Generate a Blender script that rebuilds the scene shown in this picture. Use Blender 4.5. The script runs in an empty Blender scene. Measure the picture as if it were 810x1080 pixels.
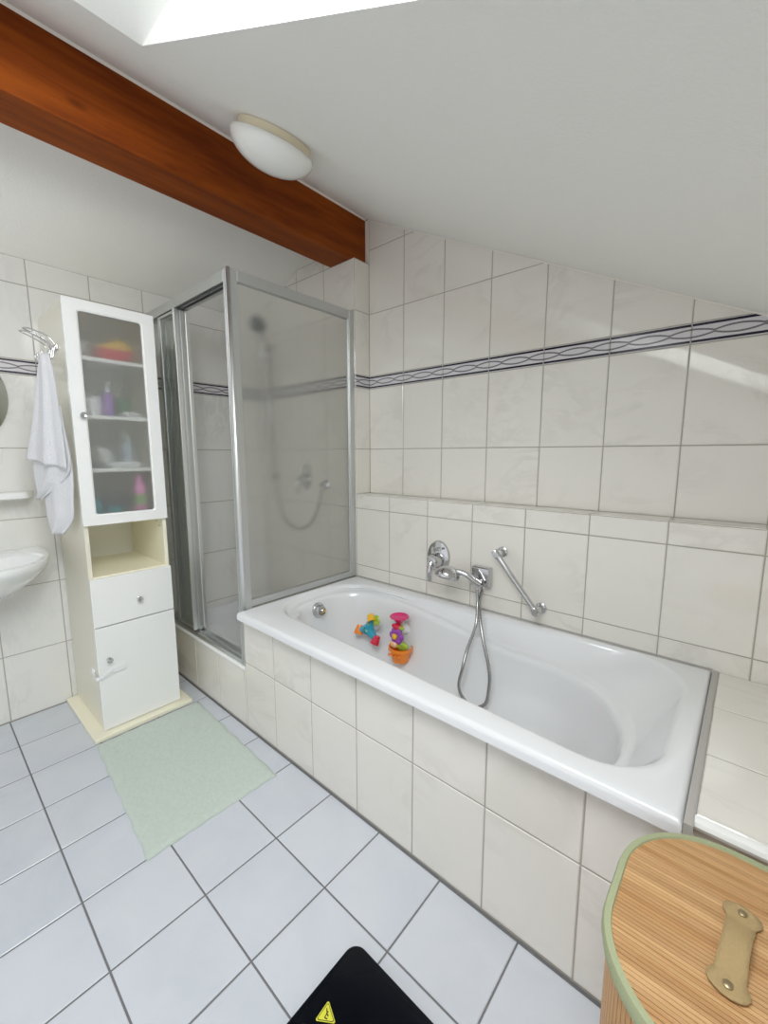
import bpy, bmesh, math, random
from mathutils import Vector, Matrix
random.seed(7)
scn = bpy.context.scene
COL = scn.collection
PI = math.pi

# ------------------------------------------------------------------ materials
def new_mat(name):
    m = bpy.data.materials.new(name); m.use_nodes = True
    nt = m.node_tree
    return m, nt, nt.nodes['Principled BSDF']

def N(nt, kind, **kw):
    n = nt.nodes.new(kind)
    for k, v in kw.items():
        if hasattr(n, k): setattr(n, k, v)
        else: n.inputs[k.replace('_', ' ')].default_value = v
    return n

def plain(name, col, rough=.4, metal=0., bump=0., bscale=60., coat=0., spec=None, var=0., sheen=0.):
    m, nt, b = new_mat(name)
    b.inputs['Base Color'].default_value = (*col, 1)
    b.inputs['Roughness'].default_value = rough
    b.inputs['Metallic'].default_value = metal
    b.inputs['Coat Weight'].default_value = coat
    b.inputs['Sheen Weight'].default_value = sheen
    if spec is not None: b.inputs['Specular IOR Level'].default_value = spec
    tc = N(nt, 'ShaderNodeTexCoord')
    nz = N(nt, 'ShaderNodeTexNoise'); nz.inputs['Scale'].default_value = bscale; nz.inputs['Detail'].default_value = 4
    nt.links.new(tc.outputs['Object'], nz.inputs['Vector'])
    if bump:
        bp = N(nt, 'ShaderNodeBump'); bp.inputs['Strength'].default_value = bump; bp.inputs['Distance'].default_value = .003
        nt.links.new(nz.outputs['Fac'], bp.inputs['Height']); nt.links.new(bp.outputs['Normal'], b.inputs['Normal'])
    if var:
        mx = N(nt, 'ShaderNodeMix', data_type='RGBA')
        mx.inputs['A'].default_value = (*[c * (1 - var) for c in col], 1)
        mx.inputs['B'].default_value = (*[min(1, c * (1 + var)) for c in col], 1)
        nt.links.new(nz.outputs['Fac'], mx.inputs['Factor']); nt.links.new(mx.outputs['Result'], b.inputs['Base Color'])
    return m

def tile_mat(name, base, vein, rough, scale=5., vein_amt=.5, wobble=.0, mottled=False):
    """glazed marble-look tile; the 'tile' attribute shifts the pattern from tile to tile"""
    m, nt, b = new_mat(name)
    tc = N(nt, 'ShaderNodeTexCoord'); at = N(nt, 'ShaderNodeAttribute', attribute_name='tile')
    sc = N(nt, 'ShaderNodeVectorMath', operation='SCALE'); sc.inputs['Scale'].default_value = 37.
    ad = N(nt, 'ShaderNodeVectorMath', operation='ADD')
    nt.links.new(at.outputs['Color'], sc.inputs[0]); nt.links.new(tc.outputs['Object'], ad.inputs[0]); nt.links.new(sc.outputs[0], ad.inputs[1])
    mp = N(nt, 'ShaderNodeMapping'); mp.inputs['Rotation'].default_value = (.6, .75, .6)
    mp.inputs['Scale'].default_value = (1., 1., 1.) if mottled else (.9, 3.2, 1.6)
    nt.links.new(ad.outputs[0], mp.inputs['Vector'])
    nz = N(nt, 'ShaderNodeTexNoise'); nz.inputs['Scale'].default_value = scale; nz.inputs['Detail'].default_value = 7
    nz.inputs['Roughness'].default_value = .62; nz.inputs['Distortion'].default_value = .6
    nt.links.new(mp.outputs[0], nz.inputs['Vector'])
    cr = N(nt, 'ShaderNodeValToRGB')
    e = cr.color_ramp.elements
    if mottled:
        e[0].position = .36; e[0].color = (1, 1, 1, 1); e[1].position = .66; e[1].color = (0, 0, 0, 1)
    else:
        e[0].position = .44; e[0].color = (0, 0, 0, 1); e[1].position = .56; e[1].color = (0, 0, 0, 1)
        q = cr.color_ramp.elements.new(.50); q.color = (1, 1, 1, 1)
    nt.links.new(nz.outputs['Fac'], cr.inputs['Fac'])
    n2 = N(nt, 'ShaderNodeTexNoise'); n2.inputs['Scale'].default_value = 3.; nt.links.new(ad.outputs[0], n2.inputs['Vector'])
    r2 = N(nt, 'ShaderNodeMapRange'); r2.inputs['From Min'].default_value = .45; r2.inputs['From Max'].default_value = .7
    r2.inputs['To Max'].default_value = vein_amt
    if mottled: r2.inputs['From Min'].default_value = .2
    nt.links.new(n2.outputs['Fac'], r2.inputs['Value'])
    ml = N(nt, 'ShaderNodeMath', operation='MULTIPLY')
    nt.links.new(cr.outputs['Color'], ml.inputs[0]); nt.links.new(r2.outputs['Result'], ml.inputs[1])
    mx = N(nt, 'ShaderNodeMix', data_type='RGBA')
    mx.inputs['A'].default_value = (*base, 1); mx.inputs['B'].default_value = (*vein, 1)
    nt.links.new(ml.outputs[0], mx.inputs['Factor']); nt.links.new(mx.outputs['Result'], b.inputs['Base Color'])
    b.inputs['Roughness'].default_value = rough
    if not mottled: b.inputs['IOR'].default_value = 1.62
    if wobble:
        n3 = N(nt, 'ShaderNodeTexNoise'); n3.inputs['Scale'].default_value = 6.; n3.inputs['Detail'].default_value = 1
        nt.links.new(ad.outputs[0], n3.inputs['Vector'])
        bp = N(nt, 'ShaderNodeBump'); bp.inputs['Strength'].default_value = wobble; bp.inputs['Distance'].default_value = .004
        nt.links.new(n3.outputs['Fac'], bp.inputs['Height']); nt.links.new(bp.outputs['Normal'], b.inputs['Normal'])
    return m

def glass_mat(name, tint, rough, veil=0., bump=0., bscale=400., ior=1.45):
    """textured safety glass; veil = share of milky surface scatter"""
    m, nt, b = new_mat(name); nt.nodes.remove(b)
    out = nt.nodes['Material Output']
    g = N(nt, 'ShaderNodeBsdfGlass'); g.inputs['Color'].default_value = (*tint, 1); g.inputs['Roughness'].default_value = rough
    g.inputs['IOR'].default_value = ior
    t = N(nt, 'ShaderNodeBsdfTranslucent'); t.inputs['Color'].default_value = (.9, .9, .88, 1)
    d = N(nt, 'ShaderNodeBsdfDiffuse'); d.inputs['Color'].default_value = (.9, .9, .88, 1)
    m1 = N(nt, 'ShaderNodeMixShader'); m1.inputs['Fac'].default_value = .5
    nt.links.new(t.outputs[0], m1.inputs[1]); nt.links.new(d.outputs[0], m1.inputs[2])
    mx = N(nt, 'ShaderNodeMixShader'); mx.inputs['Fac'].default_value = veil
    nt.links.new(g.outputs[0], mx.inputs[1]); nt.links.new(m1.outputs[0], mx.inputs[2])
    if bump:
        tc = N(nt, 'ShaderNodeTexCoord'); v = N(nt, 'ShaderNodeTexNoise'); v.inputs['Scale'].default_value = bscale; v.inputs['Detail'].default_value = 1
        nt.links.new(tc.outputs['Object'], v.inputs['Vector'])
        bp = N(nt, 'ShaderNodeBump'); bp.inputs['Strength'].default_value = bump; bp.inputs['Distance'].default_value = .001
        nt.links.new(v.outputs['Fac'], bp.inputs['Height']); nt.links.new(bp.outputs['Normal'], g.inputs['Normal'])
    nt.links.new(mx.outputs[0], out.inputs['Surface'])
    return m

def wood_mat(name, c1, c2, axis_scale, rough=.5, bands=0., scale=4., knots=False):
    m, nt, b = new_mat(name)
    tc = N(nt, 'ShaderNodeTexCoord'); mp = N(nt, 'ShaderNodeMapping'); mp.inputs['Scale'].default_value = axis_scale
    nt.links.new(tc.outputs['Object'], mp.inputs['Vector'])
    nz = N(nt, 'ShaderNodeTexNoise'); nz.inputs['Scale'].default_value = scale; nz.inputs['Detail'].default_value = 8
    nz.inputs['Roughness'].default_value = .6; nz.inputs['Distortion'].default_value = .4
    nt.links.new(mp.outputs[0], nz.inputs['Vector'])
    cr = N(nt, 'ShaderNodeValToRGB'); cr.color_ramp.elements[0].position = .33; cr.color_ramp.elements[1].position = .68
    cr.color_ramp.elements[0].color = (*c1, 1); cr.color_ramp.elements[1].color = (*c2, 1)
    nt.links.new(nz.outputs['Fac'], cr.inputs['Fac'])
    last = cr.outputs['Color']
    if knots:
        m2 = N(nt, 'ShaderNodeMapping'); m2.inputs['Scale'].default_value = (1, .55, 1.4); nt.links.new(tc.outputs['Object'], m2.inputs['Vector'])
        v = N(nt, 'ShaderNodeTexVoronoi'); v.inputs['Scale'].default_value = 5.5; nt.links.new(m2.outputs[0], v.inputs['Vector'])
        kr = N(nt, 'ShaderNodeValToRGB'); ke = kr.color_ramp.elements
        ke[0].position = .035; ke[0].color = (1, 1, 1, 1); ke[1].position = .13; ke[1].color = (0, 0, 0, 1)
        nt.links.new(v.outputs['Distance'], kr.inputs['Fac'])
        mx = N(nt, 'ShaderNodeMix', data_type='RGBA'); mx.inputs['B'].default_value = (c1[0] * .3, c1[1] * .3, c1[2] * .3, 1)
        nt.links.new(kr.outputs['Color'], mx.inputs['Factor']); nt.links.new(last, mx.inputs['A']); last = mx.outputs['Result']
    nt.links.new(last, b.inputs['Base Color'])
    b.inputs['Roughness'].default_value = rough
    return m

M = {}
M['tile'] = tile_mat('wall_tile_glaze', (.80, .771, .71), (.57, .54, .49), .05, 3.2, .40, .10)
M['tile_cool_lit'] = tile_mat('wall_tile_glaze_cool_lit', (.80, .795, .76), (.58, .57, .55), .05, 3.2, .40, .10)  # same wall tile, with the left wall's cool light put into its colour
M['floor_tile'] = tile_mat('floor_tile_glaze', (.64, .665, .71), (.48, .515, .585), .28, 4., .55, .03, True)
M['grout'] = plain('wall_grout', (.40, .375, .33), .8, bump=.2, bscale=200)
M['floor_grout'] = plain('floor_grout', (.17, .17, .175), .85, bump=.3, bscale=200)
M['band'] = plain('border_tile', (.70, .68, .70), .12)
M['band_dark'] = plain('border_line', (.018, .012, .03), .15)
M['strand'] = plain('border_strand', (.22, .21, .22), .15)
M['plaster'] = plain('ceiling_plaster', (.90, .89, .85), .85, bump=.35, bscale=140)
M['reveal'] = plain('skylight_reveal_paint', (.92, .92, .89), .8, bump=.2, bscale=140)
M['caulk'] = plain('white_caulk', (.84, .80, .73), .6)
M['enamel'] = plain('white_enamel', (.80, .81, .82), .09, coat=.5)
M['ceramic'] = plain('white_ceramic', (.87, .88, .87), .08, coat=.5)
M['trim_white'] = plain('white_edge_trim', (.90, .90, .88), .2)
M['silicone'] = plain('grey_silicone', (.46, .44, .41), .6)
M['chrome'] = plain('chrome', (.62, .62, .63), .07, 1.)
M['chrome_dark'] = plain('chrome_hose', (.42, .42, .42), .25, 1.)
M['alu'] = plain('satin_aluminium', (.64, .655, .65), .42, 1.)
M['alu_bright'] = plain('bright_aluminium', (.86, .87, .87), .38, 1.)
M['rubber'] = plain('dark_gasket', (.05, .05, .05), .6)
M['shower_glass'] = glass_mat('textured_shower_glass', (.99, .99, .97), .018, .12, .16, 420)
M['door_glass'] = glass_mat('sliding_door_glass', (.96, .975, .965), .05, .06, .15, 400)
M['frost'] = glass_mat('frosted_pane', (.98, .985, .975), .33, .15)
M['white_front'] = plain('white_lacquer', (.88, .885, .865), .25, coat=.2)
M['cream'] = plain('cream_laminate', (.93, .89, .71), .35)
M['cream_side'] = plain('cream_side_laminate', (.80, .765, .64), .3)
M['beam'] = wood_mat('stained_spruce', (.15, .026, .002), (.32, .072, .005), (6, .5, 5), .55, scale=3.2, knots=True)
M['beam'].node_tree.nodes['Principled BSDF'].inputs['Specular IOR Level'].default_value = .15
M['opal'] = plain('opal_glass', (.88, .88, .85), .18, coat=.3)
M['lamp_ring'] = plain('cream_lamp_ring', (.78, .70, .52), .4)
M['mat'] = plain('sage_terry', (.55, .62, .555), .95, bump=1., bscale=75, var=.10, sheen=.3)
M['towel'] = plain('white_terry', (.71, .71, .73), .95, bump=1., bscale=160, var=.06, sheen=.3)
M['black_glass'] = plain('black_glass', (.003, .004, .007), .16, spec=.12)
M['black_plastic'] = plain('black_plastic', (.012, .013, .016), .4)
M['yellow'] = plain('warning_yellow', (.72, .70, .05), .5)
M['black_print'] = plain('black_print', (.01, .01, .01), .5)
M['bamboo_lid'] = wood_mat('bamboo_lid', (.44, .225, .085), (.66, .41, .20), (1.2, 28, 1), .5, scale=2.)
M['bamboo_body'] = wood_mat('bamboo_body', (.50, .26, .10), (.66, .40, .19), (9, 9, .6), .5, scale=3.)
M['bamboo_gap'] = plain('bamboo_gap', (.26, .135, .055), .8)
M['sage_trim'] = plain('sage_piping', (.37, .40, .24), .85, bump=.4, bscale=300)
M['felt'] = plain('tan_felt', (.40, .285, .135), .9, bump=.5, bscale=250, var=.08)
M['rivet'] = plain('antique_rivet', (.38, .30, .18), .35, .8)
M['mirror'] = plain('mirror_glass', (.55, .58, .57), .02, 1.)
M['clear_plastic'] = plain('milky_plastic', (.86, .87, .87), .25)
def toy(n, c): M[n] = plain('toy_' + n, c, .25, coat=.3)
toy('teal', (.02, .36, .50)); toy('red', (.68, .015, .06)); toy('orange', (.95, .26, .015)); toy('amber', (.93, .52, .03))
toy('lime', (.38, .52, .05)); toy('pink', (.72, .02, .17)); toy('purple', (.33, .07, .45)); toy('mint', (.35, .75, .55)); toy('peach', (.93, .56, .30))
M['box_red'] = plain('red_plastic', (.70, .03, .05), .4); M['cloth_yellow'] = plain('yellow_cloth', (.90, .58, .05), .9, bump=.5)
M['item_white'] = plain('white_plastic', (.92, .93, .95), .35); M['item_purple'] = plain('purple_plastic', (.34, .16, .55), .35)
M['item_green'] = plain('green_plastic', (.05, .22, .07), .45); M['item_blue'] = plain('pale_blue_plastic', (.55, .66, .78), .35)
M['item_pink'] = plain('pink_plastic', (.90, .30, .64), .35); M['item_teal'] = plain('teal_plastic', (.02, .36, .42), .35)
M['item_dark'] = plain('dark_plastic', (.03, .032, .04), .4); M['item_label'] = plain('green_label', (.30, .50, .18), .5)
M['item_glass'] = plain('clear_jar', (.68, .70, .69), .15)

# ------------------------------------------------------------------ object helpers
BASE = {}                      # world base point of each object
def setp(o, label=None, cat=None, group=None, kind=None):
    if label: o['label'] = label
    if cat: o['category'] = cat
    if group: o['group'] = group
    if kind: o['kind'] = kind
    return o

def thing(name, loc, label, cat, group=None):
    o = bpy.data.objects.new(name, None); COL.objects.link(o); o.empty_display_size = .05
    o.location = loc; BASE[o] = Vector(loc)
    return setp(o, label, cat, group)

def obj(name, bm, mats, parent=None, smooth=False, label=None, cat=None, kind=None, group=None, bevel=0., sub=0, solid=0.):
    """bm is in world metres; it becomes ONE mesh object, shifted to its thing's base"""
    if not isinstance(mats, (list, tuple)): mats = [mats]
    if parent is not None: base = BASE[parent]
    elif bm.verts:
        xs = [v.co for v in bm.verts]
        base = Vector(((min(v.x for v in xs) + max(v.x for v in xs)) / 2, (min(v.y for v in xs) + max(v.y for v in xs)) / 2, min(v.z for v in xs)))
    bmesh.ops.translate(bm, verts=bm.verts, vec=-base)
    me = bpy.data.meshes.new(name); bm.to_mesh(me); bm.free()
    for m in mats: me.materials.append(m)
    if smooth:
        for p in me.polygons: p.use_smooth = True
    o = bpy.data.objects.new(name, me); COL.objects.link(o); BASE[o] = base.copy()
    if parent is not None: o.parent = parent
    else: o.location = base
    if solid:
        s = o.modifiers.new('Solidify', 'SOLIDIFY'); s.thickness = solid; s.offset = 0
    if bevel:
        b = o.modifiers.new('Bevel', 'BEVEL'); b.width = bevel; b.segments = 3; b.limit_method = 'ANGLE'; b.angle_limit = .6
        for p in me.polygons: p.use_smooth = True
        w = o.modifiers.new('WN', 'WEIGHTED_NORMAL'); w.keep_sharp = True
    if sub:
        s = o.modifiers.new('Sub', 'SUBSURF'); s.levels = sub; s.render_levels = sub
    return setp(o, label, cat, group, kind)

def struct(name, bm, mats, **kw): return obj(name, bm, mats, kind='structure', **kw)

def auto_smooth(o, ang=.7):
    for p in o.data.polygons: p.use_smooth = True
    bm = bmesh.new(); bm.from_mesh(o.data)
    for e in bm.edges:
        e.smooth = not (len(e.link_faces) == 2 and e.calc_face_angle(0) > ang)
    bm.to_mesh(o.data); bm.free()
    return o

def BM(): return bmesh.new()

def add_box(bm, x0, x1, y0, y1, z0, z1, mi=0):
    v = [bm.verts.new((x, y, z)) for x in (x0, x1) for y in (y0, y1) for z in (z0, z1)]
    for q in ((0, 1, 3, 2), (4, 6, 7, 5), (0, 4, 5, 1), (2, 3, 7, 6), (0, 2, 6, 4), (1, 5, 7, 3)):
        f = bm.faces.new([v[i] for i in q]); f.material_index = mi
    return bm

def box(*a): return add_box(BM(), *a)

def frame_of(axis):
    a = Vector(axis).normalized()
    t = Vector((0, 0, 1)) if abs(a.z) < .9 else Vector((1, 0, 0))
    u = t.cross(a).normalized(); return u, a.cross(u), a

def add_lathe(bm, prof, org, axis=(0, 0, 1), n=32, mi=0, sx=1., sy=1., cap=True, uref=None):
    """prof: list of (radius, height along axis)"""
    u, v, a = frame_of(axis)
    if uref is not None:
        u = Vector(uref).normalized(); v = a.cross(u)
    org = Vector(org); rings = []
    for r, h in prof:
        if r < 1e-6: rings.append([bm.verts.new(org + a * h)])
        else: rings.append([bm.verts.new(org + a * h + u * (r * sx * math.cos(2 * PI * i / n)) + v * (r * sy * math.sin(2 * PI * i / n))) for i in range(n)])
    for A, B in zip(rings, rings[1:]):
        for i in range(n):
            j = (i + 1) % n
            if len(A) == 1 and len(B) == 1: continue
            if len(A) == 1: f = bm.faces.new((A[0], B[j], B[i])) if False else bm.faces.new((A[0], B[i], B[j]))
            elif len(B) == 1: f = bm.faces.new((A[i], B[0], A[j]))
            else: f = bm.faces.new((A[i], B[i], B[j], A[j]))
            f.material_index = mi
    if cap:
        for R in (rings[0], rings[-1]):
            if len(R) > 2:
                f = bm.faces.new(R); f.material_index = mi
    bmesh.ops.recalc_face_normals(bm, faces=bm.faces)
    return bm

def lathe(*a, **k): return add_lathe(BM(), *a, **k)

def add_cyl(bm, a, b, r, n=20, r2=None, mi=0):
    a, b = Vector(a), Vector(b); L = (b - a).length
    return add_lathe(bm, [(r, 0), (r2 if r2 is not None else r, L)], a, b - a, n, mi)

def cyl(*a, **k): return add_cyl(BM(), *a, **k)

def spline(pts, per=10, closed=False):
    P = [Vector(p) for p in pts]; n = len(P); out = []
    rng = range(n) if closed else range(n - 1)
    for i in rng:
        p1, p2 = P[i], P[(i + 1) % n]
        p0 = P[i - 1] if (closed or i > 0) else p1 * 2 - p2
        p3 = P[(i + 2) % n] if (closed or i + 2 < n) else p2 * 2 - p1
        for k in range(per):
            t = k / per
            out.append(.5 * ((2 * p1) + (p2 - p0) * t + (2 * p0 - 5 * p1 + 4 * p2 - p3) * t * t + (3 * p1 - p0 - 3 * p2 + p3) * t ** 3))
    if not closed: out.append(P[-1])
    return out

def add_tube(bm, path, r, n=10, mi=0, closed=False, rib=0.):
    path = [Vector(p) for p in path]; m = len(path); rings = []
    up = None
    for i, p in enumerate(path):
        if closed: t = path[(i + 1) % m] - path[i - 1]
        else: t = path[min(i + 1, m - 1)] - path[max(i - 1, 0)]
        t.normalize()
        if up is None: up = frame_of(t)[0]
        up = (up - t * up.dot(t)).normalized(); w = t.cross(up)
        rr = (r[i] if isinstance(r, (list, tuple)) else r) * (1 + (rib if i % 2 else -rib))
        rings.append([bm.verts.new(p + up * (rr * math.cos(2 * PI * k / n)) + w * (rr * math.sin(2 * PI * k / n))) for k in range(n)])
    pr = list(zip(rings, rings[1:])) + ([(rings[-1], rings[0])] if closed else [])
    for A, B in pr:
        for i in range(n):
            j = (i + 1) % n; f = bm.faces.new((A[i], A[j], B[j], B[i])); f.material_index = mi
    if not closed:
        bm.faces.new(rings[0][::-1]).material_index = mi; bm.faces.new(rings[-1]).material_index = mi
    return bm

def tube(*a, **k): return add_tube(BM(), *a, **k)

def add_ball(bm, c, rx, ry=None, rz=None, mi=0, n=20):
    ry = ry or rx; rz = rz or rx
    g = bmesh.ops.create_uvsphere(bm, u_segments=n, v_segments=n // 2, radius=1)
    for v in g['verts']:
        v.co = Vector((v.co.x * rx, v.co.y * ry, v.co.z * rz)) + Vector(c)
        for f in v.link_faces: f.material_index = mi
    return bm

def add_prism(bm, poly, d, mi=0):
    """poly: list of Vector (planar), extruded by the vector d"""
    d = Vector(d); A = [bm.verts.new(Vector(p)) for p in poly]; B = [bm.verts.new(Vector(p) + d) for p in poly]
    n = len(A)
    bm.faces.new(A[::-1]).material_index = mi; bm.faces.new(B).material_index = mi
    for i in range(n):
        j = (i + 1) % n; bm.faces.new((A[i], A[j], B[j], B[i])).material_index = mi
    bmesh.ops.recalc_face_normals(bm, faces=bm.faces)
    return bm

def prism(*a, **k): return add_prism(BM(), *a, **k)

def round_poly(c, rad, seg=6, straight=1):
    """fillet a polygon of 2-D corners; same point count for the same corner count"""
    n = len(c); C = [Vector((p[0], p[1])) for p in c]
    if not isinstance(rad, (list, tuple)): rad = [rad] * n
    arcs = []
    for i in range(n):
        p, a, b = C[i], (C[i - 1] - C[i]).normalized(), (C[(i + 1) % n] - C[i]).normalized()
        half = a.angle(b) / 2; r = max(rad[i], 1e-4); t = r / math.tan(half)
        ce = p + (a + b).normalized() * (r / math.sin(half)); s, e = p + a * t - ce, p + b * t - ce
        a0 = math.atan2(s.y, s.x); da = (math.atan2(e.y, e.x) - a0 + PI) % (2 * PI) - PI
        arcs.append([ce + Vector((math.cos(a0 + da * k / seg), math.sin(a0 + da * k / seg))) * r for k in range(seg + 1)])
    out = []
    for i in range(n):
        out += arcs[i]; q = arcs[(i + 1) % n][0]; p = arcs[i][-1]
        for k in range(1, straight): out.append(p.lerp(q, k / straight))
    return out

def add_loft(bm, loops, mi=0, closed=True, cap0=False, cap1=False):
    R = [[bm.verts.new(p) for p in L] for L in loops]; n = len(R[0])
    for A, B in zip(R, R[1:]):
        for i in range(n if closed else n - 1):
            j = (i + 1) % n; bm.faces.new((A[i], A[j], B[j], B[i])).material_index = mi
    if cap0: bm.faces.new(R[0][::-1]).material_index = mi
    if cap1: bm.faces.new(R[-1]).material_index = mi
    return bm

# ------------------------------------------------------------------ tiled surfaces
def clip(poly, planes):
    for (a, b, c) in planes:                     # keep a*u + b*v <= c
        out = []
        for i in range(len(poly)):
            p, q = poly[i], poly[(i + 1) % len(poly)]
            dp, dq = a * p[0] + b * p[1] - c, a * q[0] + b * q[1] - c
            if dp <= 0: out.append(p)
            if (dp < 0 < dq) or (dq < 0 < dp):
                t = dp / (dp - dq); out.append((p[0] + (q[0] - p[0]) * t, p[1] + (q[1] - p[1]) * t))
        poly = out
        if len(poly) < 3: return []
    return poly

def inset(poly, d):
    n = len(poly); out = []
    area = sum(poly[i][0] * poly[(i + 1) % n][1] - poly[(i + 1) % n][0] * poly[i][1] for i in range(n)) / 2
    if area < 0: poly = poly[::-1]
    P = [Vector(p) for p in poly]
    for i in range(n):
        e1 = (P[i] - P[i - 1]).normalized(); e2 = (P[(i + 1) % n] - P[i]).normalized()
        n1, n2 = Vector((-e1.y, e1.x)), Vector((-e2.y, e2.x)); k = n1 + n2
        L = k.dot(n1)
        out.append(P[i] + k * (d / L if abs(L) > .15 else 0))
    return [tuple(p) for p in out]

class Tiled:
    """tiles as raised bevelled plates on a bed of grout, one mesh. mats: 0 tile, 1 grout, 2 border, 3 border line, 4 strand"""
    def __init__(s):
        s.bm = BM(); s.lay = s.bm.loops.layers.float_color.new('tile')
    def frame(s, org, U, V, hide_n=None):
        s.o, s.U, s.V = Vector(org), Vector(U), Vector(V); s.Nn = s.U.cross(s.V)
        if hide_n is not None and s.Nn.dot(Vector(hide_n)) < 0: s.Nn = -s.Nn
        s.flip = s.U.cross(s.V).dot(s.Nn) < 0
    def P(s, u, v, h=0): return s.o + s.U * u + s.V * v + s.Nn * h
    def face(s, pts, mi, col=(0, 0, 0)):
        if s.flip: pts = pts[::-1]
        try: f = s.bm.faces.new([s.bm.verts.new(p) for p in pts])
        except ValueError: return
        f.material_index = mi
        for l in f.loops: l[s.lay] = (*col, 1)
    def plate(s, poly, mi=0, g=.0019, h=.0018, bev=.0022):
        if len(poly) < 3: return
        us = [p[0] for p in poly]; vs = [p[1] for p in poly]
        if max(us) - min(us) < .009 or max(vs) - min(vs) < .009: return
        A = inset(poly, g); B = inset(poly, g + bev); col = (random.random(), random.random(), random.random())
        s.face([s.P(*p, h) for p in B], mi, col)
        n = len(A)
        for i in range(n):
            j = (i + 1) % n
            s.face([s.P(*A[i], 0), s.P(*A[j], 0), s.P(*B[j], h), s.P(*B[i], h)], mi, col)
    def grout(s, poly): s.face([s.P(*p) for p in poly], 1)
    def grid(s, us, vs, planes=(), mi=0, g=.0019):
        for i in range(len(us) - 1):
            for j in range(len(vs) - 1):
                s.plate(clip([(us[i], vs[j]), (us[i + 1], vs[j]), (us[i + 1], vs[j + 1]), (us[i], vs[j + 1])], planes), mi, g)
    def bed(s, u0, u1, v0, v1, planes=()):
        s.grout(clip([(u0, v0), (u1, v0), (u1, v1), (u0, v1)], planes))
    def border(s, us, v0, v1, planes=(), phase=0.):
        """listel tiles: two dark lines and two crossing strands"""
        for a, b in zip(us, us[1:]):
            s.plate(clip([(a, v0), (b, v0), (b, v1), (a, v1)], planes), 2)
            for q0, q1 in ((v0 + .0045, v0 + .0125), (v1 - .0125, v1 - .0045)):
                pl = clip([(a + .002, q0), (b - .002, q0), (b - .002, q1), (a + .002, q1)], planes)
                if pl: s.face([s.P(*p, .0023) for p in pl], 3)
        mid = (v0 + v1) / 2; u0, u1 = us[0], us[-1]; n = max(8, int((u1 - u0) / .006))
        for sg in (-1, 1):
            for k in range(n):
                ua, ub = u0 + (u1 - u0) * k / n, u0 + (u1 - u0) * (k + 1) / n
                # lens shaped meshes: strands meet every 125 mm with a small knot
                def off(u):
                    t = ((u - phase) / .125) % 1.
                    return sg * .0105 * (abs(math.sin(PI * t)) ** .8) + sg * .002
                for w, mi, hh in ((.0026, 3, .0024), (.0015, 4, .0028)):
                    pl = clip([(ua, mid + off(ua) - w), (ub, mid + off(ub) - w), (ub, mid + off(ub) + w), (ua, mid + off(ua) + w)], planes)
                    if pl: s.face([s.P(*p, hh) for p in pl], mi)
        k0 = math.ceil((u0 - phase) / .125)
        while phase + k0 * .125 < u1 - .004:
            u = phase + k0 * .125; k0 += 1
            pl = clip([(u - .004, mid - .006), (u + .004, mid - .006), (u + .004, mid + .006), (u - .004, mid + .006)], planes)
            if pl: s.face([s.P(*p, .003) for p in pl], 4)
    def mats(s): return [M['tile'], M['grout'], M['band'], M['band_dark'], M['strand']]

def cols(start, step, lo, hi):
    k0 = math.floor((lo - start) / step); out = [lo]
    k = k0
    while start + k * step < hi - .012:
        if start + k * step > lo + .012: out.append(start + k * step)
        k += 1
    return out + [hi]

# world: x along the tub, away from the cabinet wall; y across the tub; z up
XE, YF = 3.40, -2.75                      # far ends of the room, behind the camera
D, DU, XC = .735, .85, .917               # lower tub wall, recessed upper wall, shower corner
def zr(x): return 2.56 - .4975 * (x - .919)     # right roof slope
def zl(x): return 2.188 + .505 * x              # left roof slope
ROWS = [0, .331, .660, .990, 1.3245, 1.664, 1.734, 2.070, 2.404, 2.74]

# ---- floor
t = Tiled(); t.frame((0, 0, 0), (1, 0, 0), (0, 1, 0), (0, 0, 1))
t.bed(0, XE, YF, .0)
t.grid(cols(1.2555, .2494, 0, XE), cols(-.0075, .2468, YF, -.007), g=.0024)
add_box(t.bm, 0, XE, YF, .85, -.08, -.004, 1)
struct('floor', t.bm, [M['floor_tile'], M['floor_grout']])

# ---- left wall (cabinet, sink), x = 0
t = Tiled(); t.frame((0, 0, 0), (0, 1, 0), (0, 0, 1), (1, 0, 0))
t.bed(YF, D, 0, 2.188)
lc = cols(.0, .2475, YF, D)
t.grid(lc, [.004] + ROWS[1:6]); t.border(lc, 1.664, 1.734, phase=-.0619); t.grid(lc, [1.734, 2.07, 2.188])
add_box(t.bm, -.1, -.003, YF, .95, -.08, 2.188, 1)
struct('wall_left', t.bm, [M['tile_cool_lit']] + t.mats()[1:])

# ---- tub wall: shower part, stub, low ledge, recessed upper part
t = Tiled()
t.frame((0, D, 0), (1, 0, 0), (0, 0, 1), (0, -1, 0))
pl_l = [(-.505, 1, 2.188)]
t.bed(0, XC, 0, 2.333, pl_l); sc_ = cols(XC, .25, 0, XC)
t.grid(sc_, [.0] + ROWS[1:6], pl_l); t.border(sc_, 1.664, 1.734, pl_l, phase=.105); t.grid(sc_, [1.734, 2.07, 2.333], pl_l)
pl_b = pl_l + [(1, 0, .742)]
t.bed(0, .742, 2.333, 2.6, pl_b); t.grid(cols(XC, .25, 0, .742), [2.333, 2.404, 2.6], pl_b)
t.frame((0, D, 0), (1, 0, 0), (0, 0, 1), (0, -1, 0))
uc = cols(1.165, .25, XC, XE)
t.bed(XC, XE, .3, 1.068); t.grid(uc, [.3, .657, .988, 1.068])
t.frame((0, D, 1.068), (1, 0, 0), (0, 1, 0), (0, 0, 1))
t.bed(XC, XE, 0, DU - D); t.grid(uc, [0, DU - D])
t.frame((0, DU, 0), (1, 0, 0), (0, 0, 1), (0, -1, 0))
pl_r = [(.4975, 1, 2.56 + .4975 * .919)]
t.bed(XC, XE, 1.06, 2.6, pl_r)
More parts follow.
